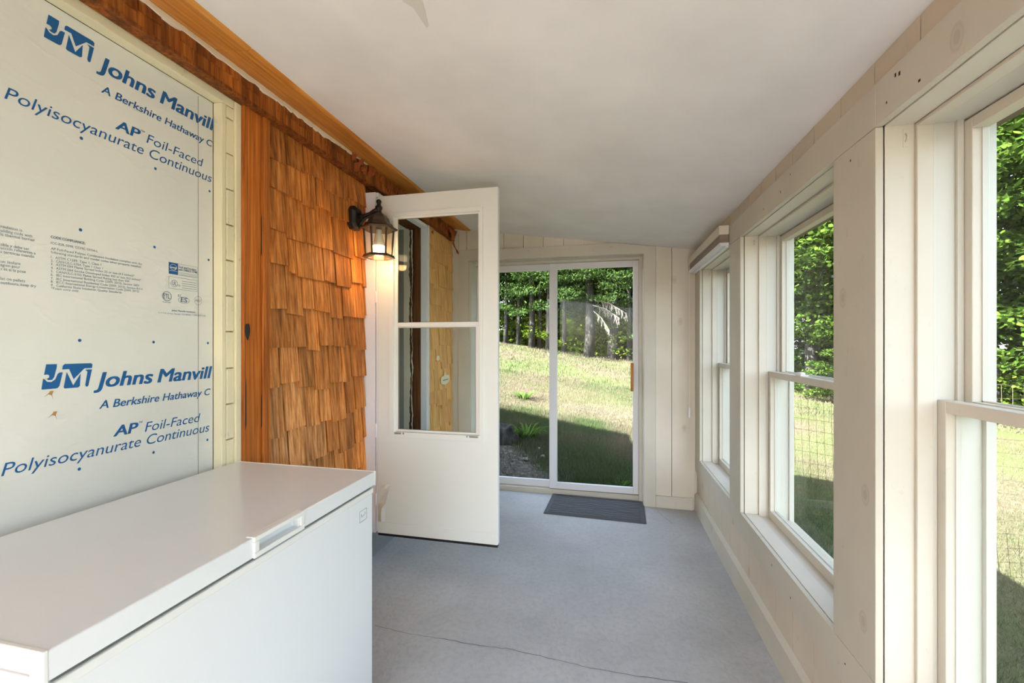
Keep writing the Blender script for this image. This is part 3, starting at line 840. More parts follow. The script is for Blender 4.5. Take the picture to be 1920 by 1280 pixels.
MB().box(-1.222, Y0 + .011, 0.872, -0.738, Y0 + .014, 1.478).build('glass_pane', M['glass'], lo_)
for (a, b) in ((-1.238, -1.196), (-1.186, -1.176), (-0.79, -0.782), (-0.772, -0.72)):
    MB().box(a, Y0 + .001, 0.846, b, Y0 - .0105, 0.856).build('sash_clip', M['grey_clip'], sd)
MB().box(-1.353, Y0 + .004, 0.228, -0.609, Y1 - .004, 0.245).build('door_sweep', M['black'], sd)
MB().box(-1.353, Y0 - .0025, 0.245, -0.609, Y0, 0.312).build('kick_strip', M['white_metal'], sd, bevel=0.001)
dn = MB()
n = 8
for i in range(n):      # buckled skin near the lower hinge
    def pt(j, e):
        t = j / n; z = 0.315 + 0.215 * t
        xl = -1.347 + 0.0 * t + 0.016 * max(0, t - .6) * 2.5; xr = -1.302 + 0.035 * t * t
        return [(xl, Y0 - 0.001, z), (xl + (xr - xl) * .5, Y0 - 0.007 - 0.006 * math.sin(t * 6), z + .006 * t), (xr, Y0 - 0.013 * (1 - abs(2 * t - 1)) - 0.001, z + 0.012 * t)]
    a, b = pt(i, 0), pt(i + 1, 0)
    dn.add(a + b, [(0, 1, 4, 3), (1, 2, 5, 4)])
    dn.add([(p[0], Y0 - .0005, p[2]) for p in a] + [(p[0], Y0 - .0005, p[2]) for p in b], [(0, 3, 4, 1), (1, 4, 5, 2)])
dn.build('buckled_skin', M['white_metal'], sd)
hr = MB().box(-1.366, Y0 + .002, 0.25, -1.3545, Y0 + .03, 2.262).build('hinge_rail', M['alu'], sd, bevel=0.0015)
for (a, b) in ((1.63, 1.70), (0.82, 0.90), (0.41, 0.478)):
    MB().tube([(-1.368, Y0 + .004, a), (-1.368, Y0 + .004, b)], 0.006, 10).build('hinge', M['alu'], sd, smooth=False)
MB().box(-0.609, Y0 + .003, 0.245, -0.6055, Y1 - .003, 2.27).build('door_edge', M['alu'], sd)
# storm door frame on the wall
sf = MB()
sf.box(-1.462, 2.337, 0.24, -1.372, 2.352, 2.30); sf.box(-1.412, 3.066, 0.24, -1.362, 3.092, 2.30); sf.box(-1.412, 2.352, 2.276, -1.362, 3.092, 2.302)
sf.box(-1.362, 3.082, 0.24, -1.352, 3.096, 2.302)
tag(sf.build('trim_7', M['alu'], bevel=0.0015), 'white metal frame of the storm door around the doorway', 'door frame', kind='structure')

# end wall with the sliding door -------------------------------------------------------------------------
OX0, OX1, OZ = -1.262, 0.30, 2.152
we = MB()
def board_x(x0, x1, z0, y0=YE, y1=YE + 0.02):
    g = 0.0022
    a, b = x0 + g, x1 - g
    we.hexa([(a, y0, z0), (b, y0, z0), (b, y1, z0), (a, y1, z0), (a, y0, ceil_z(a) + .012), (b, y0, ceil_z(b) + .012), (b, y1, ceil_z(b) + .012), (a, y1, ceil_z(a) + .012)])
board_x(0.396, 0.526, 0.0); board_x(0.526, 0.712, 0.0)
board_x(-1.46, -1.366, 0.0)
sx = [-1.366, -1.287, -1.108, -0.928, -0.746, -0.565, -0.384, -0.201, -0.02, 0.16, 0.34]
for a, b in zip(sx[:-1], sx[1:]): board_x(a, b, 2.2)
we.box(0.302, YE + .021, 0.0, 0.955, 4.0, 2.22); we.box(-1.62, YE + .021, 0.0, OX0 - .002, 4.0, 2.5)
we.hexa([(OX0 - .002, YE + .021, 2.155), (0.302, YE + .021, 2.155), (0.302, 4.0, 2.155), (OX0 - .002, 4.0, 2.155),
         (OX0 - .002, YE + .021, 2.5), (0.302, YE + .021, 2.24), (0.302, 4.0, 2.24), (OX0 - .002, 4.0, 2.5)])
wall_back = we.build('wall_back', M['board'])
tag(wall_back, 'cream painted board wall at the far end of the porch', 'wall', kind='structure')
dc = MB()
dc.prism([(OX0, 0), (OX0, OZ), (OX1 - .0, OZ), (OX1 - .0, 0), (0.396, 0), (0.396, 2.207), (0.075, 2.252), (-1.364, 2.254), (-1.364, 0)], 1, YE - 0.014, YE + 0.001)
dcs = dc.build('trim_8', M['trim'], bevel=0.0015)
tag(dcs, 'cream flat casing around the sliding glass door', 'door casing', kind='structure')
stn = MB()
for x in (-0.70, 0.03): 
    for d in (-0.006, 0.006): stn.box(x + d - .0018, YE - .0146, 2.222 - .0018, x + d + .0018, YE - .014, 2.222 + .0018)
stn.build('nail_hole', M['dark'], dcs)

d1 = empty('door_1', (-0.48, 3.95, 0.0))
tag(d1, 'white framed sliding glass door opening onto the sloping lawn', 'sliding door', kind='structure')
jm = MB()
jm.box(OX0, YE, 0.0, OX0 + 0.02, 4.0, OZ); jm.box(OX1 - 0.004, YE, 0.0, OX1, 4.0, OZ); jm.box(OX0, YE, OZ - 0.004, OX1, 4.0, OZ)
jm.box(0.268, 3.90, 0.0, OX1 - .004, 4.0, OZ); jm.box(OX0 + .02, 3.90, 2.126, 0.268, 4.0, OZ - .004)
jm.build('door_frame', M['trim'], d1, bevel=0.0015)
MB().box(OX0 + .02, 3.918, -0.005, 0.268, 4.02, 0.043).build('threshold', M['board_shaded'], d1, bevel=0.003)
sp = MB(); ring_box(sp, -0.528, 0.267, 0.048, 2.124, -0.459, 0.219, 0.105, 2.07, 3.93, 3.962)
spo = sp.build('sliding_panel', M['alu'], d1, bevel=0.0025)
MB().box(-0.459, 3.943, 0.105, 0.219, 3.948, 2.07).build('glass_pane', M['glass'], spo)
hd = MB().box(0.197, 3.893, 0.965, 0.222, 3.916, 1.215).build('door_handle', M['orange_grip'], spo, bevel=0.004)
MB().box(0.224, 3.915, 0.985, 0.238, 3.931, 1.20).box(0.20, 3.912, 1.16, 0.236, 3.922, 1.18).box(0.20, 3.912, 1.0, 0.236, 3.922, 1.02).build('handle_plate', M['alu'], hd, bevel=0.002)
fp = MB(); ring_box(fp, OX0 + .02, -0.46, 0.044, 2.14, -1.17, -0.525, 0.109, 2.07, 3.968, 3.998)
fpo = fp.build('fixed_panel', M['alu'], d1, bevel=0.0025)
MB().box(-1.17, 3.98, 0.109, -0.525, 3.985, 2.07).build('glass_pane', M['glass'], fpo)

bb = MB()
bb.box(0.397, YE - 0.016, 0.0, 0.690, YE, 0.10)
tag(bb.build('baseboard_back', M['trim'], bevel=0.002), 'short cream baseboard at the right of the sliding door', 'baseboard', kind='structure')

# right wall ---------------------------------------------------------------------------------------------
XB = 0.726
wr = MB()
WIN = [(2.77, 3.62), (1.57, 2.56), (0.36, 1.348), (-0.86, 0.14)]
seams = [YB, -1.88, -1.70, -1.52, -1.34, -1.16, -0.98, -0.80, -0.62, -0.44, -0.26, -0.08, 0.10, 0.28, 0.46, 0.64, 0.82, 1.02, 1.203, 1.382, 1.558, 1.739, 1.922, 2.10, 2.285, 2.466, 2.64, 2.822, 3.01, 3.20, 3.40, 3.595, 3.80]
for a, b in zip(seams[:-1], seams[1:]):
    g = 0.0013
    wr.box(XB, a + g, 0.10, XB + 0.018, b - g, 0.34); wr.box(XB, a + g * 1.7, 2.07, XB + 0.018, b - g * 1.7, 2.19)
wr.box(0.745, YB, -0.1, 0.955, 3.80, 0.438); wr.box(0.745, YB, 1.985, 0.955, 3.80, 2.2)
edges = [YB] + [v for w in sorted(WIN) for v in w] + [3.80]
for a, b in zip(edges[::2], edges[1::2]):
    wr.box(0.745, a, 0.438, 0.955, b, 1.985)
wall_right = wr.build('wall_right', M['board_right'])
tag(wall_right, 'cream painted board wall with double-hung windows on the right', 'wall', kind='structure')
kp = MB()
for a, b in zip(edges[::2], edges[1::2]):
    kp.box(XR, a, 0.456, XR + 0.019, b, 1.969)
kp.box(XR, YB, 0.330, XR + 0.019, 3.798, 0.4545)
kp.box(XR, YB, 1.9705, XR + 0.019, 1.347, 2.088); kp.box(XR, 1.3485, 1.9705, XR + 0.019, 3.798, 2.088)
rb = kp.build('trim_9', M['board_shaded'], bevel=0.0018)
tag(rb, 'flat cream boards framing the right-hand windows', 'window casing', kind='structure')
nk = MB()
for (y, z, w, h) in ((1.47, 1.93, .004, .007), (2.0, 2.02, .004, .01), (1.9, 2.055, .004, .006), (2.2, 2.01, .003, .008), (1.25, 2.055, .006, .01), (1.265, 2.06, .005, .009), (1.30, 2.01, .004, .006), (1.18, 1.995, .007, .006), (1.50, .40, .005, .004), (1.9, .37, .004, .008), (2.1, .40, .004, .008), (1.43, .36, .004, .006)):
    nk.box(XR - .0006, y - w / 2, z - h / 2, XR + .001, y + w / 2, z + h / 2)
nk.build('nail_mark', M['dark'], rb)
br = MB()
br.box(0.704, YB, 0.0, XB, 3.798, 0.13); br.prism([(0.704, 0.13), (XB, 0.13), (XB, 0.146)], 1, YB, 3.798)
tag(br.build('baseboard_right', M['board_shaded'], bevel=0.0015), 'cream baseboard along the foot of the right wall', 'baseboard', kind='structure')

def double_hung(num, ya, yb, label):
    """window in the right wall between ya and yb"""
    w = empty('window_%d' % num, (0.85, (ya + yb) / 2, 0.45))
    tag(w, label, 'window', kind='structure')
    zb, zt = 0.455, 1.969
    f = MB()
    X0 = 0.7315
    # jamb boards and head, stool
    for (y0, y1) in ((ya - .002, ya + .001), (yb - .001, yb + .002)):
        f.box(X0, y0, 0.42, 0.799, y1, zt + .002)
    f.box(X0, ya, zt - .001, 0.799, yb, zt + .01)
    f.box(X0, ya, 0.43, 0.80, yb, zb)
    f.box(0.80, ya, 0.42, 0.85, yb, 0.4475)
    # stops
    for (y0, y1) in ((ya, ya + .011), (yb - .011, yb)):
        f.box(0.800, y0, 0.447, 0.836, y1, zt)
    f.box(0.800, ya + .011, zt - .011, 0.836, yb - .011, zt)
    f.build('frame', M['trim'], w, bevel=0.0025)
    v = MB()
    for s, yy in ((1, ya), (-1, yb)):
        def bx(x0, x1, d, z0=0.43, z1=zt): v.box(x0, yy - s * .002, z0, x1, yy + s * d, z1)
        bx(0.837, 0.846, .008); bx(0.846, 0.888, .003); bx(0.888, 0.902, .012); bx(0.902, 0.946, .004); bx(0.946, 0.968, .016)
    v.box(0.837, ya, zt - .006, 0.968, yb, zt + .002)
    v.box(0.946, ya, zt - .02, 0.968, yb, zt); v.prism([(0.845, 0.43), (0.975, 0.405), (0.975, 0.43), (0.845, 0.442)], 1, ya, yb)
    v.build('jamb_liner', M['vinyl'], w, bevel=0.0012)
    a, b = ya + .004, yb - .004
    sw = 0.031
    def sash(nm, x0, x1, z0, z1, bot, top, xg):
        m = MB()
        m.box(x0, a, z0, x1, a + sw, z1); m.box(x0, b - sw, z0, x1, b, z1)
        m.box(x0, a + sw, z0, x1, b - sw, z0 + bot); m.box(x0, a + sw, z1 - top, x1, b - sw, z1)
        o = m.build(nm, M['trim'], w, bevel=0.002)
        g = 0.004
        MB().box(xg, a + sw - g, z0 + bot - g, xg + .004, b - sw + g, z1 - top + g).build('glass_pane', M['glass'], o)
        gk = MB()
        for (y0, y1) in ((a + sw, a + sw + .003), (b - sw - .003, b - sw)):
            gk.box(xg - .004, y0, z0 + bot, xg + .008, y1, z1 - top)
        gk.box(xg - .004, a + sw, z0 + bot, xg + .008, b - sw, z0 + bot + .003)
        gk.build('glazing_bead', M['vinyl'], o)
        return o
    sash('lower_sash', 0.847, 0.883, 0.440, 1.234, 0.050, 0.031, 0.871)
    sash('upper_sash', 0.903, 0.940, 1.200, 1.958, 0.034, 0.030, 0.927)
    for yy in ((yb - 0.36, ) if num != 3 else (yb - 0.36,)):
        lk = MB()
        lk.box(0.852, yy - .028, 1.234, 0.886, yy + .028, 1.239)
        lk.lathe([(.014, 1.239), (.014, 1.247), (.009, 1.252)], 0.868, yy, 14)
        lk.box(0.862, yy - .004, 1.244, 0.874, yy + .04, 1.25)
        lk.build('sash_lock', M['white_metal'], w, bevel=0.0015)
    ep = MB()
    yy = yb - .0012
    ep.box(0.773, yy - .001, 1.908, 0.784, yy + .002, 1.956)
    for k in range(2):
        ep.lathe([(.0035, 0), (.0035, .0025)], 0, 0, 8)
    c = [(0.7785, yy - .001 - .010 * math.sin(t * math.pi), 1.932 + .010 * math.cos(t * math.pi)) for t in [i / 8 for i in range(9)]]
    ep.v = ep.v[:8]; ep.f = ep.f[:6]; ep.c = ep.c[:8]
    ep.tube(c, 0.0026, 6)
    ep.build('hook_eye', M['trim'], w)
    return w
double_hung(1, 2.77, 3.62, 'white double-hung window nearest the sliding door, under the rolled-up shade')
double_hung(2, 1.57, 2.56, 'white double-hung window in the middle of the right wall')
double_hung(3, 0.36, 1.348, 'large white double-hung window nearest the viewer, cut by the right edge')
double_hung(4, -0.86, 0.14, 'added unseen double-hung window behind the viewer, for daylight')  # unseen window, added to bring in daylight
# ================================================================== THINGS
# chest freezer ------------------------------------------------------------------------------------------
fz_ = empty('chest_freezer', (-1.11, 0.935, 0.0))
tag(fz_, 'white chest freezer with closed lid below the printed insulation board', 'freezer')
FX0, FX1, FY0, FY1 = -1.415, -0.823, 0.476, 1.386
MB().box(FX0, FY0, 0.03, FX1, FY1, 0.862).build('cabinet', M['freezer'], fz_, bevel=0.008, seg=3)
MB().box(FX0 + .01, FY0 + .01, 0.0, FX1 - .02, FY1 - .01, 0.032).build('base', M['gasket'], fz_)
MB().box(FX0 - .002, FY0 - .001, 0.846, FX1 + .002, FY1 + .001, 0.864).build('trim_strip', M['freezer_plastic'], fz_, bevel=0.003)
MB().box(FX0 + .008, FY0 + .006, 0.864, FX1 - .006, FY1 - .006, 0.874).build('gasket', M['gasket'], fz_)
ld = MB()
LX0, LX1, LY0, LY1, LZ0, LZ1 = -1.418, -0.820, 0.47, 1.397, 0.872, 0.920
q0, q1, p0, p1, dep = 0.866, 1.007, 0.885, 0.911, 0.022
ld.add([(LX0, LY0, LZ0), (LX1, LY0, LZ0), (LX1, LY1, LZ0), (LX0, LY1, LZ0), (LX0, LY0, LZ1), (LX1, LY0, LZ1), (LX1, LY1, LZ1), (LX0, LY1, LZ1),
        (LX1, q0, p0), (LX1, q1, p0), (LX1, q1, p1), (LX1, q0, p1), (LX1 - dep, q0, p0), (LX1 - dep, q1, p0), (LX1 - dep, q1, p1), (LX1 - dep, q0, p1)],
       [(0, 3, 2, 1), (4, 5, 6, 7), (0, 1, 5, 4), (2, 3, 7, 6), (3, 0, 4, 7),
        (1, 2, 9, 8), (2, 6, 10, 9), (6, 5, 11, 10), (5, 1, 8, 11), (8, 9, 13, 12), (9, 10, 14, 13), (10, 11, 15, 14), (11, 8, 12, 15), (12, 13, 14, 15)])
lid = ld.build('lid', M['freezer'], fz_, bevel=0.0035, seg=3)
for (ya, yb) in ((LY0 - .004, LY0 + .003), (LY1 - .003, LY1 + .003)):
    ecap = MB(); ring_box(ecap, LX0 - .001, LX1 + .001, LZ0 - .002, LZ1 + .0015, LX0 + .02, LX1 - .028, LZ0 + .008, LZ1 - .014, ya, yb)
    ecap.build('end_cap', M['freezer_plastic'], lid, bevel=0.0015)
hn = MB()
hy0, hy1 = 0.851, 1.022
# recessed pull: a shallow box frame on the front of the lid
hn.box(LX1 - .001, hy0, 0.911, LX1 + .006, hy1, 0.9225)
hn.box(LX1 - .001, hy0, 0.872, LX1 + .006, hy1, 0.885)
hn.box(LX1 - .001, hy0, 0.885, LX1 + .006, hy0 + .015, 0.911); hn.box(LX1 - .001, hy1 - .015, 0.885, LX1 + .006, hy1, 0.911)
hn.box(LX1 - .02, hy0, 0.918, LX1, hy1, 0.9225)
hn.build('lid_handle', M['freezer_plastic'], lid, bevel=0.002)
bd = MB()
x = FX1 + .0006
y0, y1, z0, z1 = 1.302, 1.345, 0.771, 0.809
for (a, b, c, d) in ((y0, z0, y1, z0 + .001), (y0, z1 - .001, y1, z1), (y0, z0, y0 + .001, z1), (y1 - .001, z0, y1, z1)):
    bd.box(x - .0004, a, b, x + .0003, c, d)
pts = [(1.309 + .0032 * i, 0.787 + [.0, .011, .0, .003, .0, .004, .0015, .004, .012, .005][i]) for i in range(10)]
bd.tube([(x, a, b) for a, b in pts], 0.0006, 4)
bd.build('badge', M['grey_clip'], fz_)

# wall lantern ---------------------------------------------------------------------------------------------
LXc, LYc = -1.272, 2.205
wlan = empty('wall_lantern', (-1.425, LYc, 2.10))
tag(wlan, 'lit black hexagonal wall lantern on the shingled wall', 'wall lantern')
bp = MB()
oct8 = [(0.048 * sx_, 0.066 * sz_) for sx_, sz_ in ((.55, 1), (1, .6), (1, -.6), (.55, -1), (-.55, -1), (-1, -.6), (-1, .6), (-.55, 1))]
o0 = [(LYc + a, 2.105 + b) for a, b in oct8]
o1 = [(LYc + a * .72, 2.105 + b * .78) for a, b in oct8]
bp.add([(-1.445, a, b) for a, b in o0] + [(-1.412, a, b) for a, b in o0] + [(-1.396, a, b) for a, b in o1],
       [tuple(range(8)), tuple(range(23, 15, -1))] + [(i, (i + 1) % 8, (i + 1) % 8 + 8, i + 8) for i in range(8)] + [(i + 8, (i + 1) % 8 + 8, (i + 1) % 8 + 16, i + 16) for i in range(8)])
bp.build('backplate', M['black'], wlan, bevel=0.002)
ar = MB()
ar.tube([(-1.40, LYc, 2.118), (-1.37, LYc, 2.116), (-1.33, LYc, 2.126), (-1.30, LYc, 2.14), (LXc, LYc, 2.146)], [.019, .012, .010, .012, .016], 10)
ar.tube([(-1.402, LYc, 2.058), (-1.385, LYc, 2.075), (-1.365, LYc, 2.098), (-1.335, LYc, 2.112), (-1.305, LYc, 2.125)], [.007, .008, .008, .007, .006], 8)
ar.tube([(-1.402, LYc, 2.058), (-1.392, LYc, 2.046), (-1.382, LYc, 2.052), (-1.384, LYc, 2.062)], .005, 6)
ar.build('arm', M['black'], wlan, smooth=True)
fin = MB().lathe([(.016, 2.108), (.021, 2.122), (.014, 2.136), (.019, 2.148), (.021, 2.160), (.012, 2.170), (.010, 2.178), (.014, 2.186), (.0145, 2.196), (.008, 2.203)], LXc, LYc, 14)
fin.build('finial', M['black'], wlan, smooth=True)
R30 = math.radians(30)
rfn = MB().lathe([(.098, 2.030), (.104, 2.034), (.104, 2.041), (.092, 2.047), (.082, 2.052), (.074, 2.066), (.067, 2.069), (.062, 2.074), (.055, 2.096), (.040, 2.114), (.022, 2.126)], LXc, LYc, 6, R30)
rfn.build('lantern_roof', M['bronze'], wlan, bevel=0.0012)
cg = MB()
for k in range(6):
    a = math.pi / 3 * k + R30
    cg.tube([(LXc + .082 * math.cos(a), LYc + .082 * math.sin(a), 2.038), (LXc + .070 * math.cos(a), LYc + .070 * math.sin(a), 1.884)], 0.0055, 6)
cg.build('cage', M['bronze'], wlan)
gl = MB()
for k in range(6):
    a, b = math.pi / 3 * k + R30, math.pi / 3 * (k + 1) + R30
    gl.add([(LXc + .078 * math.cos(a), LYc + .078 * math.sin(a), 2.037), (LXc + .078 * math.cos(b), LYc + .078 * math.sin(b), 2.037),
            (LXc + .067 * math.cos(b), LYc + .067 * math.sin(b), 1.886), (LXc + .067 * math.cos(a), LYc + .067 * math.sin(a), 1.886)], [(0, 1, 2, 3)])
gl.build('lantern_glass', M['lamp_glass'], wlan)
bs = MB()
for k in range(6):   # open hexagonal rim
    a, b = math.pi / 3 * k + R30, math.pi / 3 * (k + 1) + R30
    def q(r, t, z): return (LXc + r * math.cos(t), LYc + r * math.sin(t), z)
    bs.hexa([q(.060, a, 1.870), q(.090, a, 1.872), q(.090, b, 1.872), q(.060, b, 1.870), q(.058, a, 1.886), q(.082, a, 1.888), q(.082, b, 1.888), q(.058, b, 1.886)])
bs.build('bottom_rim', M['bronze'], wlan)
bulb = MB().lathe([(.012, 1.886), (.028, 1.893), (.036, 1.908), (.037, 1.925), (.033, 1.938)], LXc, LYc, 16)
bulb.build('bulb', M['bulb'], wlan, smooth=True)
MB().lathe([(.033, 1.938), (.030, 1.960), (.022, 2.000), (.016, 2.010), (.017, 2.045)], LXc, LYc, 16).build('bulb_collar', M['bulb_base'], wlan, smooth=True)
pl_d = bpy.data.lights.new('lantern_bulb', 'POINT')
pl_d.energy = 0.42; pl_d.color = (1.0, 0.56, 0.22); pl_d.shadow_soft_size = 0.03
pl = bpy.data.objects.new('lantern_bulb', pl_d); COL.objects.link(pl)
pl.location = (LXc, LYc, 1.872)
pl.parent = wlan; pl.matrix_parent_inverse = Matrix.Translation(wlan.location).inverted()

# doormat -------------------------------------------------------------------------------------------------
mt = MB()
mw, md = 0.80, 0.465
mt.box(-mw / 2, -md / 2, 0.0, mw / 2, md / 2, 0.006)
def mbar(pts, r=0.0034):
    mt.tube([(a, b, 0.0062) for a, b in pts], r, 5)
for a, b, c, d in ((-1, -1, 1, -1), (1, -1, 1, 1), (1, 1, -1, 1), (-1, 1, -1, -1)):
    for k in (0.97, 0.90):
        mbar([(a * mw / 2 * (1 - (1 - k) * md / mw * 1.4), b * md / 2 * k), (c * mw / 2 * (1 - (1 - k) * md / mw * 1.4), d * md / 2 * k)], 0.0026)
nrow = 11
for i in range(nrow):
    yb_ = -md / 2 * .84 + md * .84 * i / (nrow - 1)
    ph = random.uniform(0, 6.28); ph2 = random.uniform(0, 6.28)
    mbar([(-mw / 2 * .9 + mw * .9 * j / 26, yb_ + 0.016 * math.sin(j * .55 + ph) * math.sin(j * .23 + ph2) * (0 if i in (0, nrow - 1) else 1)) for j in range(27)])
mat = mt.build('doormat', M['rubber'])
mat.location = (-0.102, 3.665, 0.0006); mat.rotation_euler = (0, 0, -0.038)
tag(mat, 'dark rubber doormat with wavy ridges in front of the sliding door', 'doormat')
bpy.context.view_layer.update()

# rolled-up window shade ------------------------------------------------------------------------------------
ws = empty('window_shade', (0.68, 3.27, 2.03))
tag(ws, 'raised cellular shade with white rails above the window nearest the sliding door', 'window shade')
SY0, SY1 = 2.775, 3.785
MB().box(0.652, SY0, 2.038, 0.709, SY1, 2.092).build('headrail', M['shade'], ws, bevel=0.003)
st = MB()
for i in range(6):
    z = 1.990 + 0.0079 * i
    st.box(0.656 + .001 * (i % 2), SY0 + .003, z, 0.706, SY1 - .003, z + 0.0072)
st.build('stacked_cloth', M['shade_dark'], ws)
MB().prism([(0.656, 1.989), (0.708, 1.989), (0.708, 1.970), (0.662, 1.970)], 1, SY0, SY1).box(0.690, SY0 + .01, 1.962, 0.708, SY1 - .01, 1.970).build('bottom_rail', M['alu'], ws, bevel=0.0015)
pc = MB().tube([(0.652, 3.72, 2.04), (0.650, 3.718, 1.97), (0.649, 3.715, 1.5), (0.649, 3.715, 0.86)], 0.0016, 6).build('pull_cord', M['cord'], ws)
MB().lathe([(.003, 0.865), (.006, 0.855), (.009, 0.80), (.009, 0.782), (.004, 0.775)], 0.649, 3.715, 12).build('cord_tassel', M['alu'], pc, smooth=True)

# ================================================================== OUTDOORS
def gz(x, y):
    z = -0.10 + 0.09 * (y - 4.7) - 0.13 * (min(x, 3.0) + 0.3) - 0.06 * max(0, x - 3.0)
    if y > 15.5: z -= 0.05 * (y - 15.5)
    return z
def gn(x, y):
    return gz(x, y) + 0.035 * noise.noise(Vector((x * .5, y * .5, 3.1))) + 0.012 * noise.noise(Vector((x * 2.1, y * 2.1, 7.7)))
def soil_at(x, y):
    # bare mulchy ground by the door corner, and a gravelly strip along the wall
    d = (x + 1.1) * 0.9 + (y - 4.4) * 0.75
    s = max(0.0, min(1.0, (1.0 - d) / 0.5)) if y < 6 and x < 0.6 else 0.0
    if 0.95 < x < 1.75 and y < 4.6: s = max(s, min(1.0, (1.75 - x) / 0.3))
    return s
gx = np.concatenate([np.arange(-14, -3, 0.5), np.arange(-3, 6, 0.15), np.arange(6, 22.1, 0.6)])
gy = np.concatenate([np.arange(-6, -1, 0.5), np.arange(-1, 9, 0.15), np.arange(9, 30.1, 0.6)])
gv = [(x, y, gn(x, y)) for y in gy for x in gx]
# keep the porch footprint below the slab
gv = [(x, y, min(z, -0.16) if (-9 < x < 0.96 and y < 4.0) else z) for x, y, z in gv]
def near_green(x, y): return max(0.0, min(1.0, (7.2 - y) / 2.0)) if x < 1 else max(0.0, min(1.0, (3.2 - x) / 1.2))
gt = [(soil_at(x, y), .75 * near_green(x, y), 0, 1) for x, y, z in gv]
nx_ = len(gx)
gf = np.array([(j * nx_ + i, j * nx_ + i + 1, (j + 1) * nx_ + i + 1, (j + 1) * nx_ + i) for j in range(len(gy) - 1) for i in range(nx_ - 1)])
gm = np_mesh('ground', np.array(gv), gf, M['ground'], np.array(gt))
gm.polygons.foreach_set('use_smooth', [True] * len(gm.polygons))
go = bpy.data.objects.new('ground', gm); COL.objects.link(go)
tag(go, 'dry sloping lawn outside the porch', 'ground', kind='structure')

# grass blades
def blades(n, xr, yr, keep, hmin, hmax, wid):
    X = rng.uniform(*xr, n * 3); Y = rng.uniform(*yr, n * 3)
    P = []
    for x, y in zip(X, Y):
        if keep(x, y):
            P.append((x, y, gn(x, y)))
            if len(P) >= n: break
    P = np.array(P); n = len(P)
    a = rng.uniform(0, 2 * np.pi, n); h = rng.uniform(hmin, hmax, n); w = wid * rng.uniform(.6, 1.3, n)
    ln = rng.uniform(.2, .9, n) * h; la = rng.uniform(0, 2 * np.pi, n)
    pat = np.array([noise.noise(Vector((x * .55, y * .55, 0))) + .6 * noise.noise(Vector((x * 1.9, y * 1.9, 5))) for x, y, z in P])
    dx, dy = np.cos(a) * w / 2, np.sin(a) * w / 2
    v0 = P + np.c_[-dx, -dy, np.full(n, -.005)]; v1 = P + np.c_[dx, dy, np.full(n, -.005)]
    v2 = P + np.c_[np.cos(la) * ln, np.sin(la) * ln, h]
    V = np.stack([v0, v1, v2], 1).reshape(-1, 3)
    F = np.arange(3 * n).reshape(-1, 3)
    near = np.array([max(0.0, min(1.0, (7.2 - y) / 2.0)) if x < 1 else max(0.0, min(1.0, (3.2 - x) / 1.2)) for x, y, z in P])
    g = np.clip(pat * 1.4 + .26 + .9 * near + rng.normal(0, .22, n), 0, 1)[:, None]
    dry = np.array([[.125, .105, .074]]) * rng.uniform(.65, 1.25, (n, 1)); grn = np.array([[.052, .076, .030]]) * rng.uniform(.6, 1.35, (n, 1))
    c = dry * (1 - g) + grn * g
    c = np.c_[c, np.ones(n)]
    return V, F, np.repeat(c, 3, 0)
def np_cat(a, b): return tuple(np.concatenate([p, q]) for p, q in zip(a, b))
def k_end(x, y): return y > 4.12 and random.random() > soil_at(x, y) * .93
def k_side(x, y): return x > 1.05 and random.random() > soil_at(x, y) * .8
A = np_cat(blades(60000, (-4.2, 2.0), (4.1, 10.5), k_end, .025, .075, .006), blades(60000, (-2.4, 0.9), (4.1, 7.2), k_end, .04, .10, .0055))
B = np_cat(blades(50000, (1.05, 7.0), (0.4, 10.5), k_side, .025, .08, .005), blades(50000, (1.7, 4.6), (2.6, 7.0), k_side, .02, .07, .0036))
C_ = blades(26000, (-6.0, 9.0), (10.0, 16.5), lambda x, y: True, .04, .10, .016)
V = np.concatenate([A[0], B[0], C_[0]]); T_ = np.concatenate([A[2], B[2], C_[2]])
F = np.arange(len(V)).reshape(-1, 3)
gro = bpy.data.objects.new('grass', np_mesh('grass', V, F, M['blade'], T_)); COL.objects.link(gro)
tag(gro, 'patchy dry and green grass of the lawn', 'grass', kind='stuff')

# leaf clouds ------------------------------------------------------------------------------------------------
def leaf_mesh(name, mat, centres, radii, per, size, flat=0.5, droop=0.25, long=1.5):
    """leaf cards scattered in clusters; each leaf a folded diamond"""
    Cn = []; 
    for c, r, m in zip(centres, radii, per):
        d = rng.normal(0, 1, (m, 3)); d /= np.linalg.norm(d, axis=1)[:, None]
        q = d * (rng.uniform(0.25, 1, (m, 1)) ** .6) * np.array([[r, r, r * flat]])
        Cn.append(q + np.array([c]))
    Cn = np.concatenate(Cn); n = len(Cn)
    az = rng.uniform(0, 2 * np.pi, n); el = rng.normal(-droop, .45, n)
    u = np.c_[np.cos(az) * np.cos(el), np.sin(az) * np.cos(el), np.sin(el)]
    up = np.tile([[0, 0, 1.0]], (n, 1)) + rng.normal(0, .45, (n, 3))
    s = np.cross(u, up); s /= np.linalg.norm(s, axis=1)[:, None]
    nn = np.cross(s, u)
    L = size * rng.uniform(.6, 1.3, (n, 1)); W = L / long
    def at_(p, q, r): return Cn + u * L * p + s * W * q - nn * L * r
    v = np.stack([at_(-.5, 0, 0), at_(-.2, .5, .08), at_(.22, .36, .1), at_(.5, 0, .14), at_(.22, -.36, .1), at_(-.2, -.5, .08)], 1).reshape(-1, 3)
    f = np.arange(6 * n).reshape(-1, 6)
    t = rng.uniform(0, 1, n); t = np.repeat(t, 6)
    return np_mesh(name, v, f, mat, np.c_[t, t, t, np.ones(len(t))])

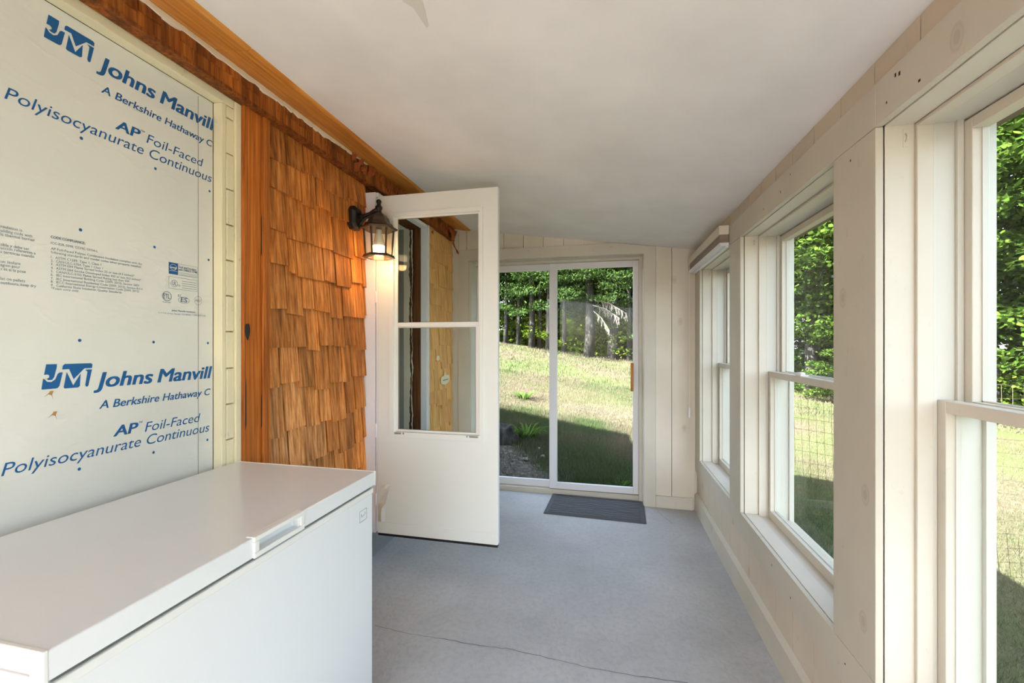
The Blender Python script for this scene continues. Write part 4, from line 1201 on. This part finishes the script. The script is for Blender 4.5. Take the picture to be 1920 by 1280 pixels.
def crown_clusters(n, rx, rz, zc, r0, r1, per, hollow=.35):
    cs, rs, ps = [], [], []
    for i in range(n):
        while True:
            p = rng.uniform(-1, 1, 3); q = np.linalg.norm(p)
            if hollow < q < 1: break
        cs.append((p[0] * rx, p[1] * rx, zc + p[2] * rz)); rs.append(rng.uniform(r0, r1)); ps.append(per)
    return cs, rs, ps

def hemlock_clusters(h0, h1, rmax, n):
    cs, rs, ps = [], [], []
    for i in range(n):
        t = rng.uniform(0, 1); z = h0 + (h1 - h0) * t; r = rmax * (1 - .55 * t) * rng.uniform(.25, 1); a = rng.uniform(0, 6.283)
        cs.append((r * math.cos(a), r * math.sin(a), z - .18 * r)); rs.append(rng.uniform(.28, .55)); ps.append(110)
    return cs, rs, ps

CROWN = {
 'maple': [leaf_mesh('maple_foliage', M['maple'], *crown_clusters(170, 2.3, 2.6, 4.0, .28, .55, 190), size=.078, flat=.38, long=1.25) for k in range(2)],
 'hemlock': [leaf_mesh('hemlock_foliage', M['hemlock'], *hemlock_clusters(1.8, 8.0, 2.6, 230), size=.095, flat=.26, droop=.35, long=2.6) for k in range(3)],
 'wood': [leaf_mesh('forest_foliage', M['maple'], *crown_clusters(140, 2.4, 3.2, 5.0, .4, .75, 130), size=.10, flat=.4, long=1.4) for k in range(2)],
 'brush': [leaf_mesh('undergrowth_foliage', M['brush'], *crown_clusters(60, .95, .75, .62, .2, .4, 80, 0), size=.08, long=1.5) for k in range(2)],
}
def trunk_mesh(h, r, lean=(0, 0), flare=1.35, fork=True):
    m = MB()
    n = 9
    pts = [(lean[0] * (i / n) + .05 * r * 6 * math.sin(i * 1.3) * (i > 0), lean[1] * (i / n), h * i / n - .2 * (i == 0)) for i in range(n + 1)]
    rs = [r * (flare if i == 0 else 1.08 if i == 1 else 1 - .07 * i) for i in range(n + 1)]
    m.tube(pts, rs, 10)
    if fork:
        for k in range(5):
            z0 = h * random.uniform(.35, .85); a = random.uniform(0, 6.28); L = random.uniform(.8, 1.8)
            m.tube([(lean[0] * z0 / h, lean[1] * z0 / h, z0), (lean[0] * z0 / h + L * .5 * math.cos(a), lean[1] * z0 / h + L * .5 * math.sin(a), z0 + .25 * L), (lean[0] * z0 / h + L * math.cos(a), lean[1] * z0 / h + L * math.sin(a), z0 + .35 * L)], [r * .28, r * .16, r * .06], 6)
    return m
def tree(name, x, y, h, r, kind, label, group=None, lean=(0, 0), scale=1.0, base=None, dz=0.0):
    e = empty(name, (x, y, gz(x, y) - .05 if base is None else base))
    tag(e, label, 'tree', group)
    t = trunk_mesh(h, r, lean).build('trunk', M['bark'], smooth=True)
    t.parent = e
    if kind:
        f = bpy.data.objects.new('foliage', random.choice(CROWN[kind])); COL.objects.link(f)
        f.parent = e; f.rotation_euler = (0, 0, random.uniform(0, 6.28)); f.scale = (scale, scale, scale * random.uniform(.92, 1.1)); f.location = (lean[0] * .5, lean[1] * .5, dz)
    return e
# edge of the woods seen through the sliding door
tree('forest_tree', -4.02, 16.7, 9.5, .078, 'hemlock', 'straight grey trunk beside the storm door edge, leftmost through the sliding door', lean=(.1, 0), dz=.9)
tree('forest_tree', -3.95, 17.6, 9, .055, 'wood', 'thin dark trunk just right of the leftmost trunk through the sliding door', dz=1)
tree('forest_tree', -3.55, 16.9, 9.5, .072, 'hemlock', 'pale straight trunk in the middle of the fixed door pane', lean=(.15, 0), dz=1.1)
tree('forest_tree', -3.13, 17.3, 8.5, .038, None, 'thinnest dark trunk in the fixed door pane')
tree('forest_tree', -2.9, 16.4, 9.5, .11, 'hemlock', 'broad mottled trunk with spreading foot in the fixed door pane', dz=.7)
tree('forest_tree', -2.62, 16.6, 9, .08, 'wood', 'grey trunk close beside the broad mottled trunk', dz=.8)
tree('forest_tree', -2.25, 16.3, 9, .07, 'hemlock', 'dark trunk beside the meeting stile of the sliding door', lean=(.1, 0), dz=.9)
tree('forest_tree', -1.62, 16.2, 9, .075, 'hemlock', 'slim shaded trunk left of the big trunk in the sliding pane', dz=.5)
tree('big_hemlock', -0.67, 15.6, 10, .155, 'hemlock', 'biggest grey trunk with low drooping branches in the sliding pane', lean=(.05, 0), scale=1.1, dz=-.35)
tree('forest_tree', 0.15, 15.9, 9.5, .17, 'hemlock', 'trunk standing in for the pale glass reflection right of the biggest trunk', lean=(.25, .1), dz=.3)  # trunk shape stands in for a reflection in the door glass
tree('forest_tree', 0.75, 15.9, 9, .08, 'hemlock', 'dark slim trunk at the right edge of the sliding pane', dz=.2)
# woods behind, nothing tells these apart
G = 'trees deep in the woods'
for i, (x, y) in enumerate(((-7.2, 18.5), (-5.6, 19.2), (-4.6, 20.3), (-3.2, 19.6), (-1.9, 19.0), (-0.6, 20.0), (0.6, 18.6), (1.9, 19.6), (3.0, 17.9), (-6.0, 16.8), (-2.4, 21.5), (1.2, 22.0), (-0.1, 18.3), (2.4, 16.6), (-1.4, 20.6), (-4.0, 22.0), (0.9, 20.4))):
    tree('forest_tree', x, y, 9, random.uniform(.1, .17), 'hemlock' if i % 2 else 'wood', 'tree deep in the shaded woods behind the lawn edge', G, dz=-.8 if i % 2 else -1.6, scale=1.15)
# woods to the right, seen through the windows
tree('forest_tree', 4.3, 13.6, 9, .17, 'wood', 'dark leafy tree at the far end of the middle window', scale=1.05, dz=-.9)
tree('forest_tree', 5.15, 12.6, 9, .13, 'wood', 'shaded trunk and leaves in the middle of the middle window', dz=-1.2)
tree('young_tree', 6.25, 12.2, 6.5, .07, 'maple', 'bright green young tree at the near edge of the middle window', scale=.72, dz=-1.5)
tree('forest_tree', 7.2, 12.3, 9, .16, 'wood', 'tall leafy tree behind the young tree by the middle window', dz=-.9)
tree('maple_tree', 7.35, 11.7, 9, .12, 'maple', 'bright sunlit maple filling the upper pane of the nearest window', scale=1.5, dz=-1.5)
tree('maple_tree', 9.5, 9.6, 9, .12, 'maple', 'sunlit maple at the right edge of the nearest window', scale=1.45, dz=-1.4)
tree('forest_tree', 10.4, 12.6, 9, .15, 'wood', 'darker tree behind the sunlit maples', dz=-.8)
G2 = 'trees deep in the woods to the right'
for i, (x, y) in enumerate(((4.6, 16.4), (6.4, 15.5), (8.4, 14.0), (10.4, 12.2), (11.5, 9.0), (12, 6.0), (10.2, 4.0), (5.6, 19), (9.2, 17.5))):
    tree('forest_tree', x, y, 9, random.uniform(.1, .16), 'wood' if i % 3 else 'hemlock', 'tree deep in the shaded woods beyond the right-hand lawn', G2, dz=-1.6 if i % 3 else -.8, scale=1.15)

# undergrowth along the wood edge
def shrub(x, y, s, label, group, kind='brush'):
    e = empty('shrub', (x, y, gz(x, y) - .05)); tag(e, label, 'shrub', group)
    f = bpy.data.objects.new('foliage', random.choice(CROWN[kind])); COL.objects.link(f); f.parent = e
    f.scale = (s, s, s * random.uniform(.8, 1.1)); f.rotation_euler = (0, 0, random.uniform(0, 6.28))
    m = MB()
    for k in range(4):
        a = random.uniform(0, 6.28); m.tube([(0, 0, -.05), (.15 * s * math.cos(a), .15 * s * math.sin(a), .4 * s), (.35 * s * math.cos(a), .35 * s * math.sin(a), .9 * s)], [.012, .009, .005], 5)
    b = m.build('stem', M['bark']); b.parent = e
G3 = 'undergrowth at the wood edge'
for (x, y) in ((-5.4, 17.4), (-4.5, 18.3), (-3.7, 18.6), (-3.2, 18.0), (-2.4, 17.9), (-1.9, 17.2), (-1.2, 17.3), (-.25, 17.2), (.45, 17.0), (1.2, 16.6), (-1.5, 18.3), (.1, 18.4)):
    shrub(x, y, random.uniform(.9, 1.5), 'leafy green undergrowth between the trunks behind the sliding door', G3)
G4 = 'undergrowth beyond the right lawn'
for (x, y) in ((3.4, 14.6), (4.4, 14.8), (5.3, 14.0), (6.2, 13.6), (7.0, 13.2), (7.9, 12.0), (8.6, 11.0), (9.0, 9.6), (9.4, 8.4), (9.8, 7.0), (8.9, 11.6)):
    shrub(x, y, random.uniform(.9, 1.4), 'leafy green undergrowth beyond the lawn at the right-hand windows', G4)

# dead grey branch hanging by the big trunk
db = MB()
for (sx0, sz0, ex, ez) in ((-.52, 2.75, .38, 2.25), (-.5, 2.55, .05, 1.85), (-.5, 2.95, .62, 2.4)):
    a = Vector((sx0, 15.3, sz0)); b = Vector((ex, 14.75, ez)); m_ = (a + b) / 2 + Vector((0, 0, .1))
    db.tube([a, m_, b], [.016, .011, .005], 5)
    for k in range(22):
        t = .25 + .75 * k / 21
        p = a.lerp(m_, t * 2) if t < .5 else m_.lerp(b, t * 2 - 1)
        q = p + Vector((random.uniform(-.07, .1), random.uniform(-.1, .06), -random.uniform(.12, .34)))
        db.tube([p, (p + q) / 2 + Vector((random.uniform(-.04, .04), 0, 0)), q], [.008, .008, .004], 3)
dbo = db.build('dead_branch', M['dead_twig'])
tag(dbo, 'bare grey dead branch hanging beside the biggest trunk', 'branch')

# clump of long leaves and dark stump near the door
def clump(x, y, n, L, label):
    V = []; F = []; T = []
    for i in range(n):
        a = random.uniform(0, 6.283); l = L * random.uniform(.6, 1.1); w = .011; b = random.uniform(.02, .09)
        bx, by = x + b * math.cos(a), y + b * math.sin(a); z0 = gn(x, y) - .01
        prev = None
        k0 = len(V)
        for j in range(5):
            t = j / 4; r = l * .75 * t; zz = z0 + l * (1.05 * t - .75 * t * t)
            px, py = bx + r * math.cos(a), by + r * math.sin(a); ww = w * (1 - t * .9)
            V += [(px - ww * math.sin(a), py + ww * math.cos(a), zz), (px + ww * math.sin(a), py - ww * math.cos(a), zz)]
            g = random.uniform(.75, 1.2); T += [(.06 * g, .12 * g, .02 * g, 1)] * 2
        for j in range(4): F.append((k0 + 2 * j, k0 + 2 * j + 1, k0 + 2 * j + 3, k0 + 2 * j + 2))
    o = bpy.data.objects.new('leaf_clump', np_mesh('leaf_clump', np.array(V), np.array(F), M['blade'], np.array(T))); COL.objects.link(o)
    tag(o, label, 'plant')
clump(-1.08, 5.75, 70, .42, 'green clump of strap leaves beside the dark stump outside')
clump(-1.55, 7.9, 45, .4, 'green tuft on the sunlit slope beside the storm door edge')
clump(0.12, 4.65, 26, .2, 'small grass tuft against the threshold outside')
sm = MB()
bx, by, bz = -1.33, 5.45, gz(-1.33, 5.45)
for (dx, dy, r, h) in ((0, 0, .15, .22), (.13, .02, .07, .1), (-.12, .05, .09, .13)):
    sm.lathe([(r * 1.25, bz - .08), (r * 1.1, bz + .02), (r, bz + h * .6), (r * .8, bz + h), (r * .3, bz + h * .9)], bx + dx, by + dy, 11)
for i, p in enumerate(sm.v):
    q = Vector(p); q += .06 * noise.noise_vector(q * 6) + .025 * noise.noise_vector(q * 19); sm.v[i] = tuple(q)
so = sm.build('tree_stump', M['bark'], smooth=True)
tag(so, 'dark rotten stump outside the fixed door pane', 'stump')
for i, (x, y, s) in enumerate(((-.78, 5.15, .035), (-.62, 5.0, .025), (-.95, 4.95, .04), (-.5, 5.25, .022), (-.86, 5.4, .03), (-.38, 4.86, .02))):
    k = MB(); z0 = gn(x, y)
    k.lathe([(s * .6, z0 - .01), (s, z0 + s * .3), (s * .8, z0 + s * .65), (s * .3, z0 + s * .8)], x, y, 7)
    for q, p in enumerate(k.v):
        v = Vector(p); v += s * .5 * noise.noise_vector(v * 30 + Vector((i, 0, 0))); k.v[q] = tuple(v)
    ko = k.build('stone', M['pebble'], smooth=False)
    tag(ko, 'small pale stone in the shaded soil outside the door', 'stone', 'stones in the shaded soil')

stk = MB().box(-.04, -.04, -.1, .04, .04, 1.10).prism([(-.04, 1.10), (.04, 1.10), (.01, 1.14), (-.015, 1.14)], 1, -.04, .04).build('wooden_stake', M['bark'], bevel=.006)
stk.location = (7.9, 10.9, gz(7.9, 10.9)); stk.rotation_euler = (0, .015, .4)
tag(stk, 'weathered grey stake at the edge of the woods beyond the wire fence', 'stake')

# wire fence along the right side ---------------------------------------------------------------------------
fe = empty('wire_fence', (1.05, 4.62, -.4))
tag(fe, 'sagging wire mesh fence outside the right-hand windows', 'fence')
P0, P1 = Vector((1.05, 4.62, 0)), Vector((4.1, 3.17, 0))
L = (P1 - P0).length
def fpt(s, z):
    p = P0.lerp(P1, s / L); w = .025 * math.sin(s * 3.1 + z * 2.2) + .015 * math.sin(s * 7 + z * 5)
    n = Vector((.43, .9, 0))
    zz = z + .02 * math.sin(s * 2.3 + 1) - (.03 * math.sin(s * 5) if z < .2 else 0)
    return (p.x + n.x * w + .05 * (1.1 - z) * (1.0 - z) * .5, p.y + n.y * w, zz)
nt = MB()
ztop, zbot = 1.10, -.28
s = 0.0
while s <= L:
    nt.tube([fpt(s, zbot + (ztop - zbot) * k / 9) for k in range(10)], .0014, 3, cap=False); s += .055
z = zbot
while z <= ztop + .001:
    nt.tube([fpt(L * k / 40, z) for k in range(41)], .0014, 3, cap=False); z += .0985
nt.build('wire_mesh', M['wire'], fe)
for s in (0.06, L - .05):
    p = fpt(s, .5)
    MB().box(p[0] - .010, p[1] + .040, gz(p[0], p[1]) - .2, p[0] + .010, p[1] + .055, 1.18).build('post', M['bark'], fe)
